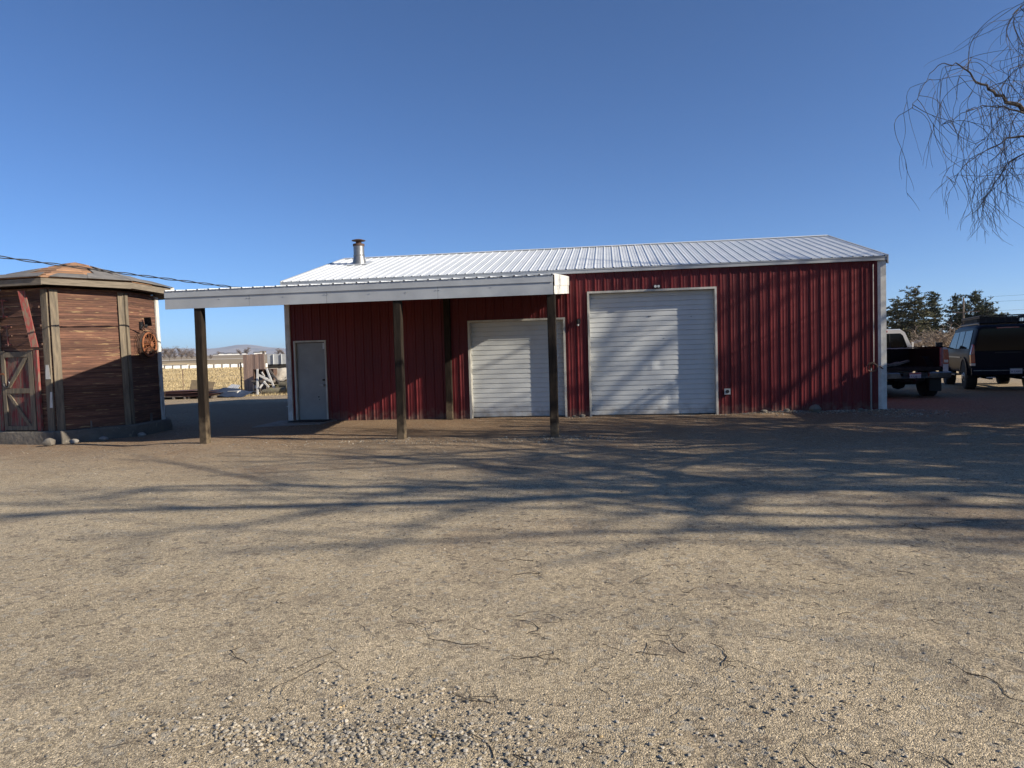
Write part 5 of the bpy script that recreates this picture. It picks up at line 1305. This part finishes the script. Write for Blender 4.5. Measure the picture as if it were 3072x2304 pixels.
for sg in (1, -1):
    b = MB(); b.prism([(sg * .885, -.045, .90), (sg * 1.0, -.03, .90), (sg * 1.018, -.03, 1.18), (sg * .90, -.045, 1.18)], [(sg * .885, .05, .90), (sg * 1.021, .10, .90), (sg * 1.024, .10, 1.18), (sg * .90, .05, 1.18)]); tl = b.build('taillight', mat['redlens'], svb, local=True, bevel=.006)
    b = MB(); b.prism([(sg * .905, -.04, 1.185), (sg * 1.013, -.025, 1.185), (sg * .945, -.02, 1.50), (sg * .915, -.035, 1.50)], [(sg * .905, .05, 1.185), (sg * 1.021, .09, 1.185), (sg * .965, .07, 1.50), (sg * .915, .05, 1.50)]); b.build('upper_lens', mat['redlens'], tl, local=True)
    b = MB(); b.prism([(sg * .885, -.046, .82), (sg * .995, -.032, .82), (sg * 1.0, -.032, .895), (sg * .885, -.046, .895)], [(sg * .885, .05, .82), (sg * 1.016, .10, .82), (sg * 1.02, .10, .895), (sg * .885, .05, .895)]); b.build('reversing_lens', mat['clearlens'], tl, local=True)
    ip = lambda z: 1.008 + (.838 - 1.008) * (z - 1.31) / (2.055 - 1.31)
    for q in ([(.32, 1.37), (1.45, 1.37), (1.45, 1.96), (.42, 1.97)], [(1.56, 1.37), (2.42, 1.37), (2.42, 1.96), (1.56, 1.96)], [(2.52, 1.37), (3.72, 1.37), (3.36, 1.93), (2.52, 1.95)]):
        b = MB(); b.prism([(sg * (ip(z) + .006), y, z) for y, z in q], [(sg * (ip(z) - .01), y, z) for y, z in q]); b.build('side_window', mat['glass_dark'], svb, local=True)
    b = MB(); b.bar((sg * .98, 3.62, 1.40), (sg * 1.28, 3.55, 1.42), .05, .05); b.box(min(sg * 1.25, sg * 1.47), 3.46, 1.28, max(sg * 1.25, sg * 1.47), 3.58, 1.62); b.build('wing_mirror', mat['black'], svb, local=True, bevel=.03)
    b = MB()
    for yw in (1.02, 4.55):
        for i in range(16):
            a0, a1 = math.pi * i / 16, math.pi * (i + 1) / 16
            P = [(yw + r_ * math.cos(a), .52 + r_ * math.sin(a)) for a, r_ in ((a0, .50), (a1, .50), (a1, .57), (a0, .57))]
            b.prism([(sg * .95, y, z) for y, z in P], [(sg * 1.045, y, z) for y, z in P])
    b.build('wheel_arch', mat['carblue'], svb, local=True)
    b = MB()
    for yw in (1.02, 4.55):
        P = [(yw + .5 * math.cos(math.pi * i / 14), .52 + .5 * math.sin(math.pi * i / 14)) for i in range(15)] 
        b.prism([(sg * 1.018, y, z) for y, z in P], [(sg * 1.024, y, z) for y, z in P])
    b.build('arch_liner', mat['underbody'], svb, local=True)
    for y, lab in ((1.50, 1), (2.47, 2)):
        pass
    b = MB(); b.box(min(sg * 1.0, sg * 1.03), 1.62, 1.06, max(sg * 1.0, sg * 1.03), 3.9, 1.10); b.build('side_moulding', mat['chrome'], svb, local=True)
    b = MB(); b.box(min(sg * .93, sg * 1.16), 1.7, .46, max(sg * .93, sg * 1.16), 3.95, .50); b.build('running_board', mat['black'], sv, local=True)
    wheel(sv, sg * .86, 1.02, .45, .32, sg); wheel(sv, sg * .86, 4.55, .45, .32, sg)
b = MB(); b.loft([[(x, y, z) for y, z in ((-.02, .50), (-.16 + .08 * abs(x) ** 3, .52), (-.18 + .08 * abs(x) ** 3, .64), (-.16 + .08 * abs(x) ** 3, .735), (-.02, .745))] for x in [-1.0 + .1 * i for i in range(21)]]); bm = b.build('bumper', mat['carblue'], sv, local=True, smooth=40)
b = MB(); b.loft([[(x, -.188 + .08 * abs(x) ** 3, .655), (x, -.188 + .08 * abs(x) ** 3, .675), (x, -.175 + .08 * abs(x) ** 3, .68), (x, -.175 + .08 * abs(x) ** 3, .65)] for x in [-.95 + .095 * i for i in range(21)]]); b.build('chrome_strip', mat['chrome'], bm, local=True)
for x0, x1 in ((-.60, -.36), (.36, .60), (-.80, -.76), (.76, .80)):
    b = MB(); b.box(x0, -.192 + .03, .425, x1, -.12, .455); b.build('reflector', mat['clearlens'], bm, local=True)
b = MB(); b.box(.01, -.235, .56, .33, -.215, .72); p_ = b.build('licence_plate', mat['plate'], bm, local=True, bevel=.004)
b = MB(); b.box(.0, -.2385, .552, .34, -.2355, .567); b.box(.0, -.2385, .713, .34, -.2355, .728); b.box(.0, -.2385, .567, .014, -.2355, .713); b.box(.326, -.2385, .567, .34, -.2355, .713); b.build('plate_frame', mat['chrome'], p_, local=True)
plate_text('1A U6831', p_, .17, -.2375, .595, .088)
b = MB(); b.box(-.45, .2, .36, -.36, 5.2, .52); b.box(.36, .2, .36, .45, 5.2, .52); b.box(-.8, .95, .38, .8, 1.09, .50); b.lathe([(.17, -.14), (.21, 0), (.17, .14)], (.1, 1.02, .44), 'x', 12); b.box(-.3, .3, .40, .3, .9, .56); b.build('chassis', mat['underbody'], sv, local=True)
# roof rack
b = MB(); rx, ry0, ry1, rz0, rz1 = .70, .25, 3.1, 2.20, 2.42
for z in (rz0, rz1 - .05, rz1): b.tube([(-rx, ry0, z), (rx, ry0, z), (rx, ry1, z), (-rx, ry1, z), (-rx, ry0, z)], .022, 6)
for x in [-rx + i * rx * 2 / 14 for i in range(15)]:
    b.bar((x, ry0, rz0), (x, ry1, rz0), .04, .015)
for i in range(16):
    y = ry0 + (ry1 - ry0) * i / 15
    for sg in (1, -1): b.bar((sg * rx, y, rz0), (sg * rx, y, rz1), .02, .02)
for i in range(9):
    x = -rx + rx * 2 * i / 8; b.bar((x, ry0, rz0), (x, ry0, rz1), .02, .02); b.bar((x, ry1, rz0), (x, ry1, rz1), .02, .02)
for y in (.5, 1.7, 2.9):
    for sg in (1, -1): b.bar((sg * .66, y, 2.12), (sg * .66, y, rz0), .05, .05)
b.box(-.66, .8, rz0 + .02, .50, 2.8, rz1 - .06)
b.build('roof_rack', mat['black'], sv, local=True)
b = MB(); 
for sg in (1, -1): b.tube([(sg * .70, .3, 2.135), (sg * .72, .5, 2.175), (sg * .72, 3.2, 2.17), (sg * .70, 3.4, 2.12)], .018, 6)
b.build('roof_rail', mat['chrome'], sv, local=True)

# ------------------------------------------------------------------ ROCKS, STONES, TWIGS
def rock(x, y, s_, sd, m_, lab, squash=.7, sink=.3):
    rg2 = random.Random(sd); b = MB(); rings = []; n = 9
    for i in range(7):
        t = math.pi * (i + .35) / 6.7; rings.append([(x + s_ * math.sin(t) * math.cos(2 * math.pi * k / n) * (1 + .35 * nz(i, k, sd, .6)), y + s_ * .8 * math.sin(t) * math.sin(2 * math.pi * k / n) * (1 + .35 * nz(i, k + 9, sd, .6)), yard_z(x, y) + s_ * squash * (1 - sink) - s_ * squash * math.cos(t) * (1 + .2 * nz(i, k, sd + 3, .7))) for k in range(n)])
    b.loft(rings); o = b.build('rock', m_, smooth=35); return tag(o, lab, 'rock', 'loose rocks along the walls')
rock(13.03, -.26, .14, 1, mat['pale_rock'], 'round pale rock at the foot of the red wall near the right corner')
rock(11.9, -.20, .085, 2, mat['pale_rock'], 'flat pale stone at the red wall just right of the outlet box', .5)
rock(12.42, -.17, .07, 3, mat['pale_rock'], 'small stone between the flat stone and the round pale rock', .6)
rock(14.05, -.22, .06, 4, mat['pale_rock'], 'small pale stone near the standing water pipe', .6)
rock(7.62, -.14, .075, 5, mat['pale_rock'], 'pale stone at the wall between the two overhead doors', .6)
rock(7.42, -.11, .05, 6, mat['pale_rock'], 'smaller stone at the wall left of the pale one between the doors', .6)
rock(-3.58, -3.95, .13, 7, mat['pale_rock'], 'jagged pale chunk broken off the granary footing corner', .75, .2)
rock(-3.0, -3.05, .10, 8, mat['concrete'], 'grey lump against the granary footing right of the broken chunk', .6)
rock(-2.60, -2.3, .10, 9, mat['concrete'], 'small grey lump further along the granary footing', .6)
rock(-3.32, -3.55, .10, 10, mat['concrete'], 'low grey lump right behind the jagged pale chunk', .6)

ICO = []
ph = (1 + 5 ** .5) / 2
for a in (-1, 1):
    for c in (-ph, ph): ICO += [(0, a, c), (a, c, 0), (c, 0, a)]
ICO = [Vector(p).normalized() for p in ICO]
def ico_faces():
    out = []
    for i in range(12):
        for j in range(i + 1, 12):
            for k in range(j + 1, 12):
                if all((ICO[p] - ICO[q]).length < 1.1 for p, q in ((i, j), (j, k), (i, k))):
                    n_ = (ICO[j] - ICO[i]).cross(ICO[k] - ICO[i]); out.append((i, j, k) if n_.dot(ICO[i]) > 0 else (i, k, j))
    return out
IF = ico_faces()
b = MB(); rg = random.Random(99)
def stone(x, y, r_):
    n0 = len(b.v); z = yard_z(x, y) + r_ * .25; sx, sy, sz = r_ * rg.uniform(.8, 1.45), r_ * rg.uniform(.7, 1.1), r_ * rg.uniform(.45, .8); a = rg.uniform(0, 6.3); ca_, sa_ = math.cos(a), math.sin(a)
    for p in ICO:
        j = rg.uniform(.78, 1.15); px, py, pz = p.x * sx * j, p.y * sy * j, p.z * sz * j
        b.v.append((x + px * ca_ - py * sa_, y + px * sa_ + py * ca_, z + pz))
    b.f += [(i + n0, j + n0, k + n0) for i, j, k in IF]
def ground_uv(u, v):
    d = fw + rt * ((u - 1536) / 2130) - up * ((v - 1152) / 2130); t = -CAM.z / d.z; q = CAM + d * t; return q.x, q.y
cnt = 0
while cnt < 3600:                              # general scatter, thinning with distance
    y = -15.4 + 11 * rg.random() ** 1.5; x = CAM.x + rg.uniform(-.95, .72) * (y - CAM.y) - .136 * (y - CAM.y) * .3
    stone(x, y, rg.choice((.003, .004, .004, .005, .006, .008)) * (1 + .05 * (y + 15))); cnt += 1
patches = [(7.3, -14.85, .42, .13, 1500, .0082), (6.75, -14.85, .3, .10, 240, .009), (7.9, -14.75, .5, .14, 200, .008), (8.7, -14.85, .35, .10, 120, .008), (7.3, -14.45, .22, .08, 200, .008), (6.2, -14.7, .35, .12, 70, .006), (9.1, -14.4, .15, .12, 110, .008),
           (7.5, -4.65, .55, .22, 420, .013), (4.5, -4.75, .8, .25, 260, .012), (6.2, -4.9, 1.0, .3, 220, .011), (2.2, -4.9, 1.4, .25, 150, .011), (13.2, -.22, .9, .14, 900, .017), (11.6, -.2, .7, .1, 160, .013), (9.3, -.28, 1.1, .1, 90, .011), (14.9, -.6, .6, .5, 420, .016), (7.5, -.18, .2, .08, 60, .015)]
for x, y, sx, sy, n_, r_ in patches:
    for k in range(n_): stone(rg.gauss(x, sx), min(rg.gauss(y, sy), -.03 if y > -1 else 99), r_ * rg.choice((.35, .45, .55, .65, .75, .9, 1.1, 1.35)))
tag(b.build('loose_gravel', mat['gravel']), 'scattered loose pebbles and gravel on the yard', 'gravel', kind='stuff')

b = MB(); rg = random.Random(17)
def gtwig(x, y, L_, r_, kink=.55):
    a = rg.uniform(0, 6.3); pts = []; n_ = max(5, int(L_ / .035))
    for i in range(n_ + 1):
        pts.append((x, y, yard_z(x, y) + r_ * .8 + .012 * max(0, math.sin(i * 1.1 + a)) * rg.random())); a += rg.gauss(0, kink); x += math.cos(a) * L_ / n_; y += math.sin(a) * L_ / n_
    b.tube(pts, [r_ * (1 - .5 * i / n_) for i in range(n_ + 1)], 4, True)
for k in range(150):
    y = -15.2 + 9.5 * rg.random() ** 1.5; x = CAM.x + rg.uniform(-.9, .75) * (y - CAM.y)
    gtwig(x, y, rg.uniform(.06, .30), rg.uniform(.0008, .0022))
for k in range(130):                            # darker drifts seen in the middle of the yard
    cx_, cy_ = rg.choice(((8.6, -12.0), (9.0, -12.6), (10.4, -12.4), (9.7, -13.3), (7.6, -11.2), (11.3, -10.2), (8.9, -14.7), (8.4, -13.9), (12.6, -9.0)))
    gtwig(rg.gauss(cx_, .45), rg.gauss(cy_, .22), rg.uniform(.03, .16), rg.uniform(.0010, .0026), .5)
for u, v, L_ in ((1620, 1720, .32), (1600, 1680, .4), (1560, 1975, .35), (1580, 1900, .4), (1475, 2110, .3), (1480, 2270, .45), (1540, 2260, .3), (1430, 1930, .35), (1000, 1960, .35), (690, 1950, .3), (980, 1990, .45), (2170, 2000, .35), (1900, 1750, .35), (2060, 1780, .2), (2780, 1590, .6), (2830, 1570, .6), (2900, 2020, .4)):
    x, y = ground_uv(u, v); gtwig(x, y, L_ * .85, .0027, .42)
    gtwig(x + .02, y, L_ * .35, .0018, .3)
tag(b.build('twig_litter', mat['twig']), 'dark dead twigs scattered over the gravel', 'twigs', kind='stuff')
b = MB(); rg = random.Random(23)
for k in range(300):
    y = -15.2 + 7 * rg.random() ** 1.6; x = CAM.x + rg.uniform(-.9, .75) * (y - CAM.y); gtwig(x, y, rg.uniform(.05, .2), rg.uniform(.0008, .0016), .15)
tag(b.build('straw_litter', mat['weed']), 'pale bits of straw on the gravel', 'straw', kind='stuff')

# dry grass of the near field and weeds along its edge
b = MB(); rg = random.Random(31)
def blade(x, y, h, w_):
    a = rg.uniform(0, 6.3); z = gzy(x, y); dx, dy = math.cos(a) * w_, math.sin(a) * w_; lx, ly = rg.gauss(0, h * .45), rg.gauss(0, h * .45); n0 = len(b.v)
    b.v.extend([(x - dx, y - dy, z), (x + dx, y + dy, z), (x + lx, y + ly, z + h)]); b.f.append((n0, n0 + 1, n0 + 2))
for k in range(26000):
    u = rg.uniform(470, 760); d = 36 * (165 / 36) ** (rg.random() ** 1.15); q = dirpt(u, 1100, d)
    s_ = d / 60; c = nz(q.x, q.y, 0, .25)
    if c < -.25 and rg.random() < .7: continue
    blade(q.x + rg.gauss(0, .2), q.y + rg.gauss(0, .2), rg.uniform(.06, .17) * (.8 + .35 * s_), .018 * s_ + .006)
for k in range(2600):
    x = rg.uniform(-15, -6); y = 16.9 + abs(rg.gauss(0, .8)) - (.9 if x > -9.3 else 0); blade(x, y, rg.uniform(.08, .34), .012)
for k in range(900):
    x = rg.uniform(-12.5, -6.2); y = rg.gauss(14.2 if x > -9.3 else 13.6, .4); blade(x, y, rg.uniform(.04, .14), .012)
tag(b.build('dry_grass', mat['drygrass']), 'short dry tan grass of the winter field', 'grass', kind='stuff')

# ------------------------------------------------------------------ air
b = MB(); b.box(-13500, -600, -12, 13500, 13500, 310)
hm = bpy.data.materials.new('haze_air'); hm.use_nodes = True; hn = hm.node_tree.nodes; hn.remove(hn['Principled BSDF'])
pv = hn.new('ShaderNodeVolumePrincipled'); pv.inputs['Color'].default_value = (.74, .85, 1.0, 1); pv.inputs['Density'].default_value = HAZE; pv.inputs['Anisotropy'].default_value = .2
hm.node_tree.links.new(pv.outputs[0], hn['Material Output'].inputs['Volume'])
hz_ = b.build('haze', hm); tag(hz_, 'pale distant haze over the fields and hills', 'haze', kind='stuff')
